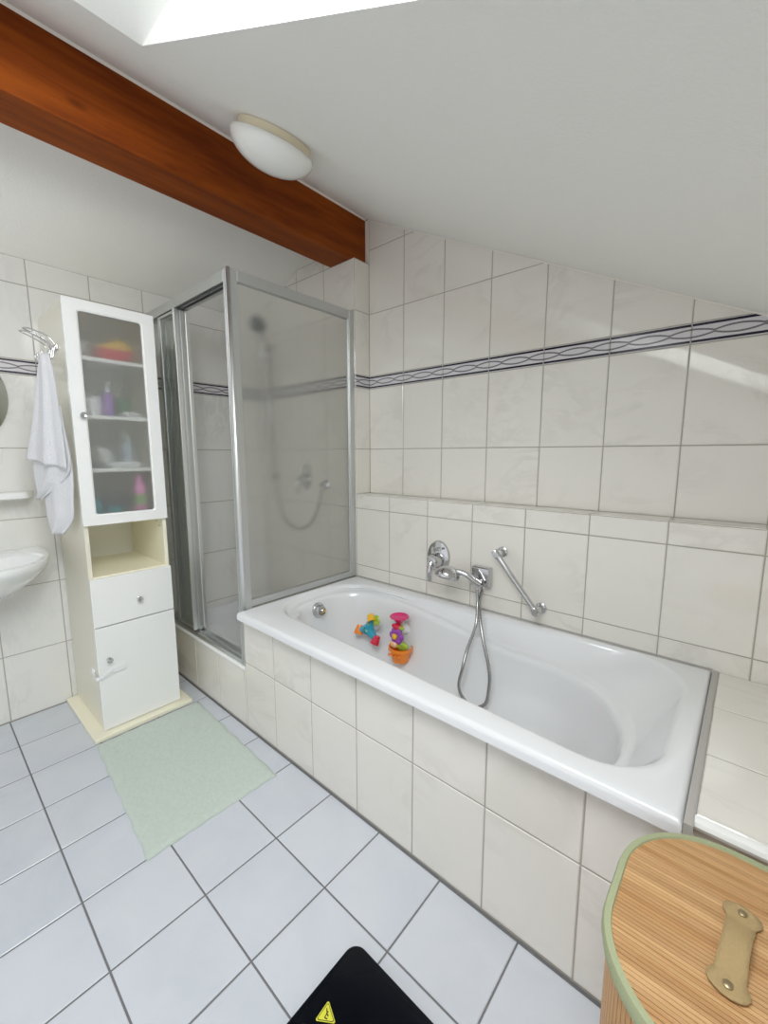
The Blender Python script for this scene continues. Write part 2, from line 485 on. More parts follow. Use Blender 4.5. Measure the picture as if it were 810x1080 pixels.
t.grid(uc, [1.068, 1.3245, 1.664], pl_r); t.border(uc, 1.664, 1.734, pl_r, phase=1.2275); t.grid(uc, [1.734, 2.07, 2.404, 2.6], pl_r)
t.frame((XC, D, 0), (0, 1, 0), (0, 0, 1), (1, 0, 0))
t.bed(0, DU - D, 1.06, 2.333); rc = [0, DU - D]
t.grid(rc, [1.068, 1.3245, 1.664]); t.border(rc, 1.664, 1.734, phase=.02); t.grid(rc, [1.734, 2.07, 2.333])
t.frame((0, D, 2.3335), (1, 0, 0), (0, 1, 0), (0, 0, 1)); t.bed(.70, XC, 0, DU - D)
# masonry body behind the tiles
add_box(t.bm, 0, XC - .003, D + .003, .97, -.08, 2.333, 1)
add_box(t.bm, XC - .003, XE, D + .003, .97, -.08, 1.064, 1)
add_prism(t.bm, [(0, DU + .003, 2.3), (0, DU + .003, 2.18), (.8, DU + .003, zl(.8)), (.8, DU + .003, 2.33)][::1], (0, .12, 0), 1)
add_prism(t.bm, [(.80, DU + .003, 1.06), (XE, DU + .003, 1.06), (XE, DU + .003, zr(XE)), (.84, DU + .003, 2.6), (.80, DU + .003, 2.592)], (0, .12, 0), 1)
struct('wall_back', t.bm, t.mats())

# ---- knee wall on the right 
struct('wall_right', box(XE, XE + .1, YF, .97, -.08, zr(XE) + .02), M['plaster'])
# ---- roof slopes
struct('ceiling', prism([(-.02, YF, zl(-.02)), (.83, YF, zl(.83)), (.83, YF, zl(.83) + .08), (-.02, YF, zl(-.02) + .08)], (0, .97 - YF, 0)), M['plaster'])
SX0, SX1, SY0, SY1 = 1.278, 2.75, -1.20, -.421        # skylight opening
bm = BM(); T = .06
def slope_piece(x0, x1, y0, y1):
    add_prism(bm, [(x0, y0, zr(x0)), (x1, y0, zr(x1)), (x1, y0, zr(x1) + T), (x0, y0, zr(x0) + T)], (0, y1 - y0, 0))
slope_piece(.826, SX0, YF, .97); slope_piece(SX1, XE + .02, YF, .97); slope_piece(SX0, SX1, YF, SY0 - .004); slope_piece(SX0, SX1, SY1 + .004, .97)
struct('ceiling', bm, M['plaster'])
nrm = Vector((.4975, 0, 1)).normalized(); HV = .28            # window plane, measured straight up from the slope
def S(x, y, h): return Vector((x, y, zr(x))) + nrm * h
def W(x, y, h=0): return Vector((x, y, zr(x) + HV)) + nrm * h
WXA = SX0 + HV / .4975                                         # the upper lining is level, the lower one plumb
bm = BM()
for y, d in ((SY0, -.004), (SY1, .004)):
    add_prism(bm, [S(SX0, y, 0), S(SX1, y, 0), W(SX1, y), W(WXA, y)], (0, d, 0))
add_prism(bm, [S(SX0, SY0, 0), S(SX0, SY1, 0), W(WXA, SY1), W(WXA, SY0)], (0, 0, .03))
add_prism(bm, [S(SX1, SY0, 0), S(SX1, SY1, 0), W(SX1, SY1), W(SX1, SY0)], (.03, 0, 0))
struct('trim_1', bm, M['reveal'])
bm = BM()
for x0, x1, y0, y1 in ((WXA, SX1, SY0, SY0 + .05), (WXA, SX1, SY1 - .05, SY1), (WXA, WXA + .05, SY0 + .05, SY1 - .05), (SX1 - .05, SX1, SY0 + .05, SY1 - .05)):
    add_prism(bm, [W(x0, y0), W(x1, y0), W(x1, y1), W(x0, y1)], nrm * .06)
wn = struct('window_1', bm, M['trim_white'])
obj('pane', prism([W(WXA + .05, SY0 + .05, .03), W(SX1 - .05, SY0 + .05, .03), W(SX1 - .05, SY1 - .05, .03), W(WXA + .05, SY1 - .05, .03)], nrm * .006), glass_mat('skylight_pane', (1, 1, 1), 0.), wn)

# joint between roof slope and tub wall
bm = prism([(.92, DU - .0005, zr(.92) - .006), (XE, DU - .0005, zr(XE) - .006), (XE, DU - .0005, zr(XE) - .0005), (.92, DU - .0005, zr(.92) - .0005)], (0, -.004, 0))
struct('trim_3', bm, M['caulk'])
# ---- ridge beam
bm = prism([(.724, YF, 2.334), (.893, YF, 2.334), (.893, YF, zr(.893) - .002), (.827, YF, 2.604), (.724, YF, zl(.724) - .002)], (0, DU - YF - .002, 0))
obj('ceiling_beam', bm, M['beam'], bevel=.004, label='red-brown stained wooden beam under the ceiling ridge', cat='beam')
bm = prism([(.893, YF, zr(.893) - .012), (.900, YF, zr(.900) - .001), (.893, YF, zr(.893) - .0005)], (0, DU - YF - .003, 0))
add_box(bm, .8935, .918, DU - .004, DU - .0005, 2.336, zr(.918) - .002)
struct('trim_2', bm, M['caulk'])

# ---- tiled tub front with shower step and side deck
XT0, XT1, ZR = .912, 2.572, .5876
t = Tiled(); t.frame((0, 0, 0), (1, 0, 0), (0, 0, 1), (0, -1, 0))
t.bed(.905, 2.578, 0, .55); t.grid(cols(.8899, .25, .905, 2.578), [.006, .331, .549])
add_box(t.bm, .905, 2.578, .003, .02, 0, .548, 1)
obj('bathtub_front_panel', t.bm, t.mats(), label='white marbled tile panel along the front of the bathtub', cat='tiled panel')
t = Tiled(); t.frame((0, 0, 0), (1, 0, 0), (0, 0, 1), (0, -1, 0))
t.bed(.002, .905, 0, .29); t.grid(cols(.8899, .25, .002, .905), [.006, .287])
add_box(t.bm, .004, .904, .003, .07, 0, .283, 1)
o = obj('shower_step', t.bm, t.mats(), label='low tiled step along the shower cabin entrance', cat='step')
bm = BM()
add_loft(bm, [[(x, .07, .284), (x, .07, .306), (x, .006, .306), (x, -.002, .304), (x, -.006, .298), (x, -.006, .29), (x, -.002, .284)] for x in (.002, .905)], cap0=True, cap1=True)
bmesh.ops.recalc_face_normals(bm, faces=bm.faces)
auto_smooth(obj('edge_trim', bm, M['trim_white'], o))
# tiled partition between shower and tub below the side glass
t = Tiled(); t.frame((.895, 0, 0), (0, 1, 0), (0, 0, 1), (-1, 0, 0))
t.bed(.075, D, 0, .585); t.grid(cols(.0, .25, .075, D), [.2, .331, .585]); add_box(t.bm, .897, .908, .021, D, .0, .585, 1)
obj('shower_partition', t.bm, t.mats(), label='low tiled partition between shower tray and bathtub', cat='partition')
# side deck
t = Tiled(); t.frame((0, 0, 0), (1, 0, 0), (0, 0, 1), (0, -1, 0))
dc = cols(2.84, .25, 2.585, XE)
t.bed(2.583, XE, 0, .57); t.grid(dc, [.006, .331, .568])
t.frame((0, 0, .584), (1, 0, 0), (0, 1, 0), (0, 0, 1))
t.bed(2.584, XE, .0, D); t.grid([2.588, 2.98, XE], cols(.235, .25, .006, D - .003))
add_box(t.bm, 2.584, XE, .003, D, 0, .582, 1)
o = obj('tiled_deck', t.bm, t.mats(), label='white tiled deck at the right end of the bathtub', cat='deck')
bm = BM()
add_loft(bm, [[(x, .004, .568), (x, .004, .587), (x, -.006, .5875), (x, -.014, .585), (x, -.018, .578), (x, -.016, .571), (x, -.01, .568)] for x in (2.588, XE)], cap0=True, cap1=True)
bmesh.ops.recalc_face_normals(bm, faces=bm.faces)
auto_smooth(obj('edge_trim', bm, M['trim_white'], o))

bm = BM(); add_loft(bm, [[(2.5724, y, .553), (2.5724, y, .5872), (2.5748, y, .5878), (2.5852, y, .5878), (2.5884, y, .5866), (2.5884, y, .553)] for y in (-.034, D - .0006)], cap0=True, cap1=True)
bmesh.ops.recalc_face_normals(bm, faces=bm.faces)
obj('sealant_joint', bm, M['silicone'], o)
# ------------------------------------------------------------------ bathtub
tub = thing('bathtub', (1.74, .35, 0), 'white enamel built-in bathtub with rounded rim and sloping back', 'bathtub')
SEG, STR = 10, 14
def loop(c, r, z): 
    L = round_poly(c, r, SEG, STR)
    return [Vector((p.x, p.y, z(p.x, p.y) if callable(z) else z)) for p in L]
def quad(x0, x1, y0a, y0b, y1a, y1b): return [(x0, y0a), (x1, y0b), (x1, y1b), (x0, y1a)]
outer = quad(XT0, XT1, -.036, -.036, D - .002, D - .002)
def off(c, d): return [(c[0][0] + d, c[0][1] + d), (c[1][0] - d, c[1][1] + d), (c[2][0] - d, c[2][1] - d), (c[3][0] + d, c[3][1] - d)]
openq = quad(.952, 2.515, .112, .030, .632, .712); rq = [.2, .15, .20, .2]
def rr(d): return [max(.02, r - d) for r in rq]
ridge = quad(.985, 2.418, .140, .062, .628, .632); rg = [.19, .16, .36, .19]
def zrg(x, y): 
    k = max(0, min(1, (x - 1.25) / .75)); k = k * k * (3 - 2 * k)
    return .560 + (.482 - .560) * k
floorq = quad(1.09, 2.17, .20, .17, .50, .47)
mid = quad(1.04, 2.335, .17, .11, .572, .565)
L = [loop(off(outer, .006), [.004] * 4, .5505), loop(outer, [.004] * 4, .553), loop(outer, [.004] * 4, .572), loop(off(outer, .002), [.004] * 4, .580),
     loop(off(outer, .007), [.005] * 4, .5855), loop(off(outer, .014), [.006] * 4, ZR),
     loop(off(openq, -.018), rr(-.018), ZR), loop(off(openq, -.008), rr(-.008), ZR - .001), loop(openq, rq, ZR - .006), loop(off(openq, .006), rr(.006), ZR - .016),
     loop(off(ridge, -.020), rg, lambda x, y: zrg(x, y) + .0075), loop(off(ridge, -.015), rg, lambda x, y: zrg(x, y) + .002), loop(off(ridge, -.004), rg, lambda x, y: zrg(x, y)), loop(off(ridge, .006), rg, lambda x, y: zrg(x, y) - .0025), loop(off(ridge, .012), rg, lambda x, y: zrg(x, y) - .010),
     loop(off(ridge, .016), rg, lambda x, y: zrg(x, y) - .030),
     loop(off(ridge, .026), rg, lambda x, y: zrg(x, y) - .075), loop(mid, [.17, .17, .26, .17], .33), loop(floorq, [.13, .13, .17, .13], .20),
     loop(off(floorq, .03), [.11, .11, .14, .11], .172), loop(off(floorq, .08), [.07, .07, .10, .07], .162)]
bm = BM(); add_loft(bm, L, cap1=True)
bmesh.ops.recalc_face_normals(bm, faces=bm.faces)
for f in bm.faces:
    if abs(f.calc_center_median().z - ZR) < 1e-3 and f.normal.z < 0:
        bmesh.ops.reverse_faces(bm, faces=bm.faces); break
auto_smooth(obj('tub_shell', bm, M['enamel'], tub), .9)
bm = BM(); add_box(bm, XT0, XT1, D - .0035, D - .0004, .585, .592)
obj('sealant_joint', bm, M['silicone'], tub)
# overflow with turning knob
c = Vector((1.002, .36, .506)); ax = Vector((1, 0, .15))
ov = obj('overflow_cap', lathe([(.0, 0), (.038, 0), (.038, .012), (.035, .016), (.027, .018), (.027, .032), (.024, .037), (0, .038)], c, ax, 32), M['chrome'], tub); auto_smooth(ov)
bm = BM(); add_lathe(bm, [(.009, .036), (.009, .046), (.006, .049), (0, .049)], c, ax, 16)
for k in range(6):
    a = k * PI / 3; d = Vector((0, math.cos(a), math.sin(a))) * .0235
    add_cyl(bm, c + ax.normalized() * .018 + d, c + ax.normalized() * .032 + d, .004, 8)
auto_smooth(obj('turning_knob', bm, M['chrome'], ov))

# ------------------------------------------------------------------ bath fittings on the low wall
tap = thing('bath_mixer', (1.49, D - .003, .795), 'chrome wall mixer with oval plate and lever above the bathtub', 'tap')
yo = D - .003
auto_smooth(obj('escutcheon', lathe([(.080, 0), (.080, .003), (.075, .011), (.062, .0145), (0, .0155)], (1.49, yo, .797), (0, -1, 0), 48, sx=.80, sy=1., uref=(1, 0, 0)), M['chrome'], tap))
bm = BM(); add_lathe(bm, [(.036, .011), (.036, .032), (.032, .045), (.032, .060), (.026, .070), (0, .074)], (1.49, yo, .782), (0, -1, 0), 32)
auto_smooth(obj('valve_body', bm, M['chrome'], tap))
bm = BM(); add_tube(bm, [(1.49, yo - .055, .785), (1.49, yo - .075, .768), (1.49, yo - .083, .735), (1.49, yo - .078, .690)], [.016, .014, .012, .010], 12)
auto_smooth(obj('lever', bm, M['chrome'], tap))
bm = BM(); add_cyl(bm, (1.495, yo - .010, .838), (1.495, yo - .032, .838), .008, 16); add_tube(bm, [(1.478, yo - .03, .832), (1.497, yo - .036, .838), (1.525, yo - .036, .846)], .006, 10)
auto_smooth(obj('diverter_knob', bm, M['chrome'], tap))

hold = thing('hand_shower_holder', (1.722, D - .003, .745), 'square chrome wall outlet holding the bath hand shower', 'shower holder')
b_ = obj('outlet_block', prism([(1.690, yo, .706), (1.780, yo, .706), (1.780, yo, .794), (1.690, yo, .794)], (0, -.040, 0)), M['chrome'], hold, bevel=.008)
obj('outlet_nipple', cyl((1.742, yo - .022, .714), (1.742, yo - .022, .690), .011, 18), M['chrome'], hold, smooth=False)
bm = BM(); add_lathe(bm, [(.012, 0), (.019, 0), (.019, .030), (.012, .030)], (1.742, yo - .058, .718), (-.35, -.25, .3), 20)
add_cyl(bm, (1.735, yo - .03, .735), (1.738, yo - .050, .728), .009, 14)
auto_smooth(obj('cradle', bm, M['chrome'], hold))

hs = thing('hand_shower', (1.70, .66, .70), 'chrome hand shower with long metal hose hanging into the bathtub', 'hand shower')
hp = spline([(1.738, .668, .700), (1.732, .660, .728), (1.700, .648, .758), (1.660, .633, .772), (1.632, .622, .770)], 6)
auto_smooth(obj('handle', tube(hp, [.0095 + .004 * math.sin(PI * i / (len(hp) - 1)) for i in range(len(hp))], 14), M['chrome'], hs))
auto_smooth(obj('spray_head', lathe([(0, .042), (.022, .040), (.042, .029), (.056, .010), (.058, -.004), (.054, -.013), (.050, -.013), (0, -.011)], (1.612, .618, .752), (.10, .22, 1), 32), M['chrome'], hs))
hz = spline([(1.738, .668, .698), (1.748, .655, .640), (1.770, .605, .560), (1.758, .560, .465), (1.762, .515, .395), (1.758, .495, .320), (1.790, .490, .274), (1.838, .490, .262), (1.880, .497, .288),
             (1.890, .505, .345), (1.882, .520, .425), (1.826, .560, .545), (1.782, .612, .622), (1.750, .675, .662), (1.742, .713, .692)], 16)
auto_smooth(obj('hose', tube(hz, .0068, 10, rib=.10), M['chrome_dark'], hs), 1.5)

gr = thing('grab_rail', (1.92, D - .003, .65), 'slanted chrome grab rail on the tiles above the bathtub', 'grab rail')
a, b = Vector((1.822, .672, .872)), Vector((2.002, .672, .660)); dv = (b - a).normalized()
bm = tube([a - dv * .012, a, b, b + dv * .012], .0115, 18); auto_smooth(obj('bar', bm, M['chrome'], gr))
for p in (a, b):
    bm = BM(); add_cyl(bm, (p.x, yo, p.z), (p.x, .655, p.z), .0125, 20); add_lathe(bm, [(0, 0), (.022, 0), (.022, .006), (.018, .009), (0, .009)], (p.x, yo, p.z), (0, -1, 0), 24)
    add_lathe(bm, [(.0155, -.017), (.0165, -.012), (.0165, .012), (.0155, .017)], p, dv, 20)
    auto_smooth(obj('mount', bm, M['chrome'], gr))

# ------------------------------------------------------------------ bath toys stuck to the tub's back side
tw = thing('bath_toy', (1.215, .545, .33), 'turquoise three-armed bath toy with coloured cups, left of the flower toy', 'bath toy', None)
c = Vector((1.205, .535, .405)); ydir = Vector((0, -1, 0))
bm = BM(); add_lathe(bm, [(0, 0), (.030, 0), (.033, .008), (.030, .018), (0, .020)], c, ydir, 24)
arms = [(72, 'amber'), (195, 'orange'), (322, 'red')]
for dg, _ in arms:
    d = Vector((math.cos(math.radians(dg)), 0, math.sin(math.radians(dg))))
    add_tube(bm, [c - Vector((0, .010, 0)) + d * .012, c - Vector((0, .010, 0)) + d * .062], [.026, .014], 14)
auto_smooth(obj('arm_wheel', bm, M['teal'], tw))
bm = BM(); add_lathe(bm, [(0, .019), (.012, .019), (.012, .026), (0, .028)], c, ydir, 18); auto_smooth(obj('hub', bm, M['mint'], tw))
for dg, mt in arms:
    d = Vector((math.cos(math.radians(dg)), 0, math.sin(math.radians(dg)))); q = c + d * .066 + Vector((0, -.012, 0))
    bm = BM(); add_lathe(bm, [(0, -.022), (.016, -.022), (.021, .0), (.024, .022), (.021, .022), (.017, 0), (0, -.01)], q, (d.z * .6 + .2, -.5, -abs(d.x) - .3), 20)
    auto_smooth(obj('cup', bm, M[mt], tw))
bm = BM(); add_lathe(bm, [(.020, 0), (.026, .006), (.020, .012)], c + Vector((.050, .0, .060)), (0, -1, .2), 18); auto_smooth(obj('ring', bm, M['lime'], tw))
bm = BM(); add_lathe(bm, [(0, .0), (.012, 0), (.024, .050)], c, (0, 1, 0), 18); auto_smooth(obj('suction_cup', bm, M['clear_plastic'], tw))

tf = thing('bath_toy', (1.395, .545, .30), 'flower-shaped bath toy tower with an orange pot, stuck inside the bathtub', 'bath toy', None)
x, y = 1.392, .540
bm = BM(); add_lathe(bm, [(0, .0), (.040, .0), (.052, .052), (.060, .056), (.060, .072), (.053, .072), (.046, .02), (0, .02)], (x + .012, y, .300), (0, 0, 1), 32)
for k in range(4): add_ball(bm, (x + .012 - .03 + .02 * k, y - .050, .338 + .004 * (k % 2)), .007, .007, .007, n=10)
auto_smooth(obj('pot', bm, M['orange'], tf))
bm = tube([(x + .004, y + .012, .33), (x, y + .014, .40), (x, y + .014, .49)], .010, 12); auto_smooth(obj('stem', bm, M['lime'], tf))
for px, pz, q in ((x + .040, .386, .030), (x + .026, .374, .030), (x + .028, .470, .016)):
    obj('leaf', add_ball(BM(), (px, y - .012, pz), q, .010, q * .53), M['lime'], tf, smooth=True)
bm = BM(); add_ball(bm, (x - .016, y - .018, .378), .022, .014, .020); obj('bud', bm, M['peach'], tf, smooth=True)
fl = BM()
for k in range(6):
    a = k * PI / 3; add_ball(fl, (x + .026 * math.cos(a), y - .016, .425 + .026 * math.sin(a)), .018, .010, .018, n=14)
fo = obj('flower_wheel', fl, M['purple'], tf, smooth=True)
bm = BM(); add_ball(bm, (x - .004, y - .028, .425), .015, .008, .015); obj('flower_centre', bm, M['amber'], fo, smooth=True)
bm = BM(); add_ball(bm, (x - .004, y - .008, .468), .024, .018, .018); add_ball(bm, (x - .014, y - .018, .474), .013, .010, .011); obj('ball_wheel', bm, M['red'], tf, smooth=True)
bm = BM(); add_lathe(bm, [(.010, -.022), (.018, -.014), (.036, .004), (.048, .012), (.044, .016), (.030, .008), (0, .004)], (x + .004, y, .508), (0, 0, 1), 28); auto_smooth(obj('funnel', bm, M['pink'], tf))
bm = BM(); add_lathe(bm, [(0, .0), (.012, 0), (.028, .040)], (x, y + .014, .44), (0, 1, 0), 18); auto_smooth(obj('suction_cup', bm, M['clear_plastic'], tf))

# ------------------------------------------------------------------ shower tray and cabin
tray = BM()
o4 = [(.004, .072), (.893, .072), (.893, D - .004), (.004, D - .004)]; i4 = off(o4, .05)
add_loft(tray, [[Vector((p.x, p.y, z)) for p in round_poly(q, r, 6, 3)] for q, r, z in ((o4, .004, .05), (o4, .004, .292), (off(o4, .006), .006, .298), (off(i4, -.008), .06, .298), (i4, .06, .292), (off(i4, .02), .05, .20), (off(i4, .05), .03, .185))], cap0=True, cap1=True)
bmesh.ops.recalc_face_normals(tray, faces=tray.faces)
st = obj('shower_tray', tray, M['enamel'], label='white shower tray inside the glass cabin', cat='shower tray'); auto_smooth(st)
auto_smooth(obj('drain_cover', lathe([(0, 0), (.045, 0), (.045, .003), (.03, .008), (0, .008)], (.45, .40, .186), (0, 0, 1), 28), M['chrome'], st))

cab = thing('shower_cabin', (.45, .37, .307), 'glass shower cabin with satin aluminium frame and sliding doors', 'shower cabin')
ZB, ZT = .307, 2.062
def prof(bm, x0, x1, y0, y1, z0, z1): return add_box(bm, x0, x1, y0, y1, z0, z1)
# corner post: ribbed profile with a bright outer corner
bm = BM(); prof(bm, .868, .910, .004, .046, ZB, ZT)
for k in range(2): prof(bm, .876 + .014 * k, .884 + .014 * k, -.001, .004, ZB, ZT - .002); 
cp = obj('corner_post', bm, M['alu'], cab, bevel=.002)
obj('corner_bead', cyl((.907, .006, ZB + .002), (.907, .006, ZT), .009, 20), M['alu_bright'], cp, smooth=True)
bm = BM(); prof(bm, .880, .912, .698, D - .003, ZR + .002, ZT); obj('wall_profile', bm, M['alu'], cab, bevel=.002)
obj('wall_profile', prof(BM(), .004, .030, .006, .040, ZB, ZT), M['alu'], cab, bevel=.002)
bm = BM(); prof(bm, .882, .910, .046, .698, ZT - .046, ZT - .001); obj('side_top_rail', bm, M['alu'], cab, bevel=.002)
bm = BM(); prof(bm, .882, .910, .046, .698, ZR + .0015, ZR + .034); obj('side_bottom_rail', bm, M['alu'], cab, bevel=.002)
bm = BM(); prof(bm, .030, .868, .002, .068, ZT - .048, ZT - .001)
tr = obj('front_top_rail', bm, M['alu'], cab, bevel=.002)
bm = BM(); prof(bm, .19, .868, .008, .014, ZT - .054, ZT - .048); prof(bm, .19, .868, .034, .040, ZT - .054, ZT - .048); obj('track_gasket', bm, M['rubber'], tr)
bm = BM(); prof(bm, .030, .868, .002, .066, ZB, ZB + .022); prof(bm, .030, .868, .020, .026, ZB + .022, ZB + .030); prof(bm, .030, .868, .048, .053, ZB + .022, ZB + .032)
obj('front_bottom_rail', bm, M['alu'], cab, bevel=.0015)
pn = obj('side_panel', box(.893, .898, .040, .705, ZR + .030, ZT - .040), M['shower_glass'], cab)
bm = BM(); prof(bm, .8985, .9025, .690, .6975, ZR + .034, ZT - .046); obj('edge_strip', bm, M['alu_bright'], pn)
# fixed panel by the wall and three sliding panels parked beside it
obj('fixed_panel', box(.030, .172, .020, .025, ZB + .022, ZT - .05), M['door_glass'], cab)
bm = BM(); prof(bm, .168, .188, .006, .034, ZB + .022, ZT - .05); obj('mullion', bm, M['alu'], cab, bevel=.0015)
for k, (yy, x0, x1) in enumerate(((.000, .205, .385), (.029, .212, .386), (.056, .205, .388))):
    g = obj('sliding_panel', box(x0, x1, yy + .003, yy + .008, ZB + .042, ZT - .060), M['door_glass'], cab)
    bm = BM(); prof(bm, x1 - .004, x1 + .013, yy - .006, yy + .013, ZB + (.030 if k else .034), ZT - .052)
    obj('edge_profile', bm, M['alu_bright'] if k != 1 else M['alu'], g, bevel=.002)
    bm = BM(); prof(bm, x0, x1, yy, yy + .011, ZT - .070, ZT - .056); prof(bm, x0, x1, yy, yy + .011, ZB + .034, ZB + .052); prof(bm, x0 - .01, x0 + .006, yy, yy + .011, ZB + .034, ZT - .056)
    obj('panel_frame', bm, M['alu'], g, bevel=.0015)
    if k == 0: obj('grip_profile', box(.384, .398, .010, .054, ZB + .036, ZT - .054), M['alu'], g, bevel=.003)

# shower fittings on the tiles
sr = thing('shower_riser', (.165, D - .003, 1.1), 'shower head on a wall riser bar behind the textured glass', 'shower set')
obj('riser_bar', tube([(.165, D - .045, 1.12), (.165, D - .045, 2.02)], .011, 16), M['chrome'], sr, smooth=True)
for z in (1.15, 1.99):
    bm = BM(); add_cyl(bm, (.165, yo, z), (.165, D - .05, z), .014, 16); add_ball(bm, (.165, D - .045, z), .018)
    obj('wall_bracket', bm, M['chrome'], sr, smooth=True)
bm = BM(); add_ball(bm, (.165, D - .05, 1.93), .026, .03, .03); add_cyl(bm, (.165, D - .05, 1.93), (.165, D - .10, 1.95), .014, 14); obj('slider', bm, M['chrome'], sr, smooth=True)
bm = tube(spline([(.165, D - .10, 1.84), (.165, D - .10, 1.95), (.180, D - .115, 2.03), (.205, D - .14, 2.085)], 6), [.012] * 19, 12); obj('handle', bm, M['chrome'], sr, smooth=True)
bm = BM(); add_lathe(bm, [(0, -.024), (.024, -.022), (.048, -.004), (.056, .008), (.054, .014), (0, .012)], (.222, D - .150, 2.098), (.35, -.8, -.5), 28)
sh = obj('shower_head', bm, M['chrome'], sr); auto_smooth(sh)
obj('spray_plate', lathe([(0, .0125), (.046, .0145), (.046, .0165), (0, .017)], (.222, D - .150, 2.098), (.35, -.8, -.5), 24), M['item_dark'], sh)
hz2 = spline([(.165, D - .10, 1.84), (.168, D - .075, 1.55), (.17, D - .05, 1.25), (.20, D - .04, 1.02), (.26, D - .04, .88), (.40, D - .04, .815), (.54, D - .04, .86), (.63, D - .045, .98), (.664, D - .045, 1.08)], 14)
auto_smooth(obj('hose', tube(hz2, .0075, 10, rib=.10), M['chrome_dark'], sr), 1.5)
bm = BM(); add_lathe(bm, [(0, 0), (.028, 0), (.028, .008), (.015, .014), (.015, .045), (0, .048)], (.664, yo, 1.112), (0, -1, 0), 24); add_cyl(bm, (.664, yo - .034, 1.112), (.664, yo - .034, 1.075), .011, 14)
auto_smooth(obj('hose_outlet', bm, M['chrome'], sr))
sm = thing('shower_mixer', (.464, D - .003, 1.15), 'chrome shower mixer with oval plate behind the textured glass', 'tap')
auto_smooth(obj('escutcheon', lathe([(.088, 0), (.088, .003), (.08, .010), (0, .012)], (.464, yo, 1.155), (0, -1, 0), 40, sx=.6, sy=1, uref=(1, 0, 0)), M['chrome'], sm))
auto_smooth(obj('valve_body', lathe([(.032, .01), (.032, .045), (.026, .06), (0, .064)], (.464, yo, 1.135), (0, -1, 0), 28), M['chrome'], sm))
obj('lever', tube([(.464, yo - .05, 1.135), (.464, yo - .07, 1.115), (.464, yo - .07, 1.05)], [.012, .011, .008], 12), M['chrome'], sm, smooth=True)

# ------------------------------------------------------------------ tall cabinet
CY0, CY1, CX0, CX1 = -.472, -.130, .006, .446
tc_ = thing('tall_cabinet', (.24, -.30, 0), 'tall narrow white cabinet with frosted glass door, cream sides', 'cabinet')
obj('foot_plate', box(.006, .506, -.522, -.086, .003, .022), M['cream'], tc_, bevel=.003)
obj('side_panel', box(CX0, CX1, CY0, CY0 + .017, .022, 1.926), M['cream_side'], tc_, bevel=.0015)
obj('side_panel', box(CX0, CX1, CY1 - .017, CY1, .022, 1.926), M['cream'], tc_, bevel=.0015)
obj('top_panel', box(CX0, CX1, CY0 + .017, CY1 - .017, 1.909, 1.926), M['cream'], tc_)
obj('back_panel', box(CX0, CX0 + .006, CY0 + .017, CY1 - .017, .03, 1.909), M['white_front'], tc_)
Y0i, Y1i = CY0 + .017, CY1 - .017
obj('bottom_panel', box(CX0 + .006, CX1, Y0i, Y1i, .022, .040), M['cream'], tc_)
for z in (.735, .994): obj('fixed_shelf', box(CX0 + .006, CX1, Y0i, Y1i, z, z + .016), M['cream'], tc_)
for z in (1.706, 1.463, 1.232): obj('shelf', box(CX0 + .03, CX1 + .001, Y0i, Y1i, z - .014, z + .002), M['white_front'], tc_)
for yy in (Y0i, Y1i):
    for xx, zz in ((.37, .965), (.12, .965), (.405, .942), (.12, .942)):
        s = 1 if yy == Y0i else -1; obj('shelf_peg_hole', cyl((xx, yy, zz), (xx, yy + s * .0012, zz), .0032, n=10), M['rubber'], tc_)
# glazed door
DX0, DX1 = .448, .466
PY0, PY1, PZ0, PZ1 = -.423, -.184, 1.034, 1.884
bm = BM(); oL = [(CY0 - .004, .986), (CY1, .986), (CY1, 1.928), (CY0 - .004, 1.928)]; iL = [(PY0, PZ0), (PY1, PZ0), (PY1, PZ1), (PY0, PZ1)]
A = round_poly(oL, .002, 5, 2); B = round_poly(iL, .012, 5, 2); B2 = round_poly(off(iL, -.007), .016, 5, 2)
add_loft(bm, [[(DX0, p.x, p.y) for p in B], [(DX0, p.x, p.y) for p in A], [(DX1, p.x, p.y) for p in A], [(DX1, p.x, p.y) for p in B2], [(DX1 - .004, p.x, p.y) for p in B], [(DX0, p.x, p.y) for p in B]])
bmesh.ops.remove_doubles(bm, verts=bm.verts, dist=1e-5); bmesh.ops.recalc_face_normals(bm, faces=bm.faces)
gd = obj('glass_door', bm, M['white_front'], tc_); auto_smooth(gd, .4)
obj('pane', box(DX0 + .005, DX0 + .010, PY0 - .002, PY1 + .002, PZ0 - .002, PZ1 + .002), M['frost'], gd)
def knob(par, y, z):
    bm = lathe([(0, 0), (.010, 0), (.010, .003), (.006, .005), (.006, .012), (.012, .016), (.013, .020), (.010, .025), (.006, .024), (0, .021)], (DX1, y, z), (1, 0, 0), 24)
    auto_smooth(obj('knob', bm, M['chrome'], par, label='small round chrome knob'))
knob(gd, -.440, 1.459)
dr = obj('drawer', box(DX0, DX1, CY0 - .002, CY1, .522, .744), M['white_front'], tc_, bevel=.002); knob(dr, -.285, .616)
dd = obj('door', box(DX0, DX1, CY0 - .002, CY1, .026, .517), M['white_front'], tc_, bevel=.002); knob(dd, -.430, .362)
lk = BM()
pts = spline([(.385, CY0 - .008, .290), (.43, CY0 - .013, .285), (.470, CY0 - .012, .288), (.478, -.455, .296), (.474, -.430, .304), (.473, -.405, .308)], 6)
R_ = [[Vector((p.x, p.y, p.z - .007)), Vector((p.x, p.y, p.z + .007))] for p in pts]
add_loft(lk, R_, closed=False)
o = obj('child_lock', lk, M['clear_plastic'], dd, label='white plastic child lock strap across the door edge', solid=.002)
bm = BM(); add_prism(bm, [Vector((DX1, p.x, p.y)) for p in round_poly([(-.420, .293), (-.365, .296), (-.365, .324), (-.420, .321)], .008)], (.009, 0, 0))
obj('pad', bm, M['clear_plastic'], o, bevel=.002)
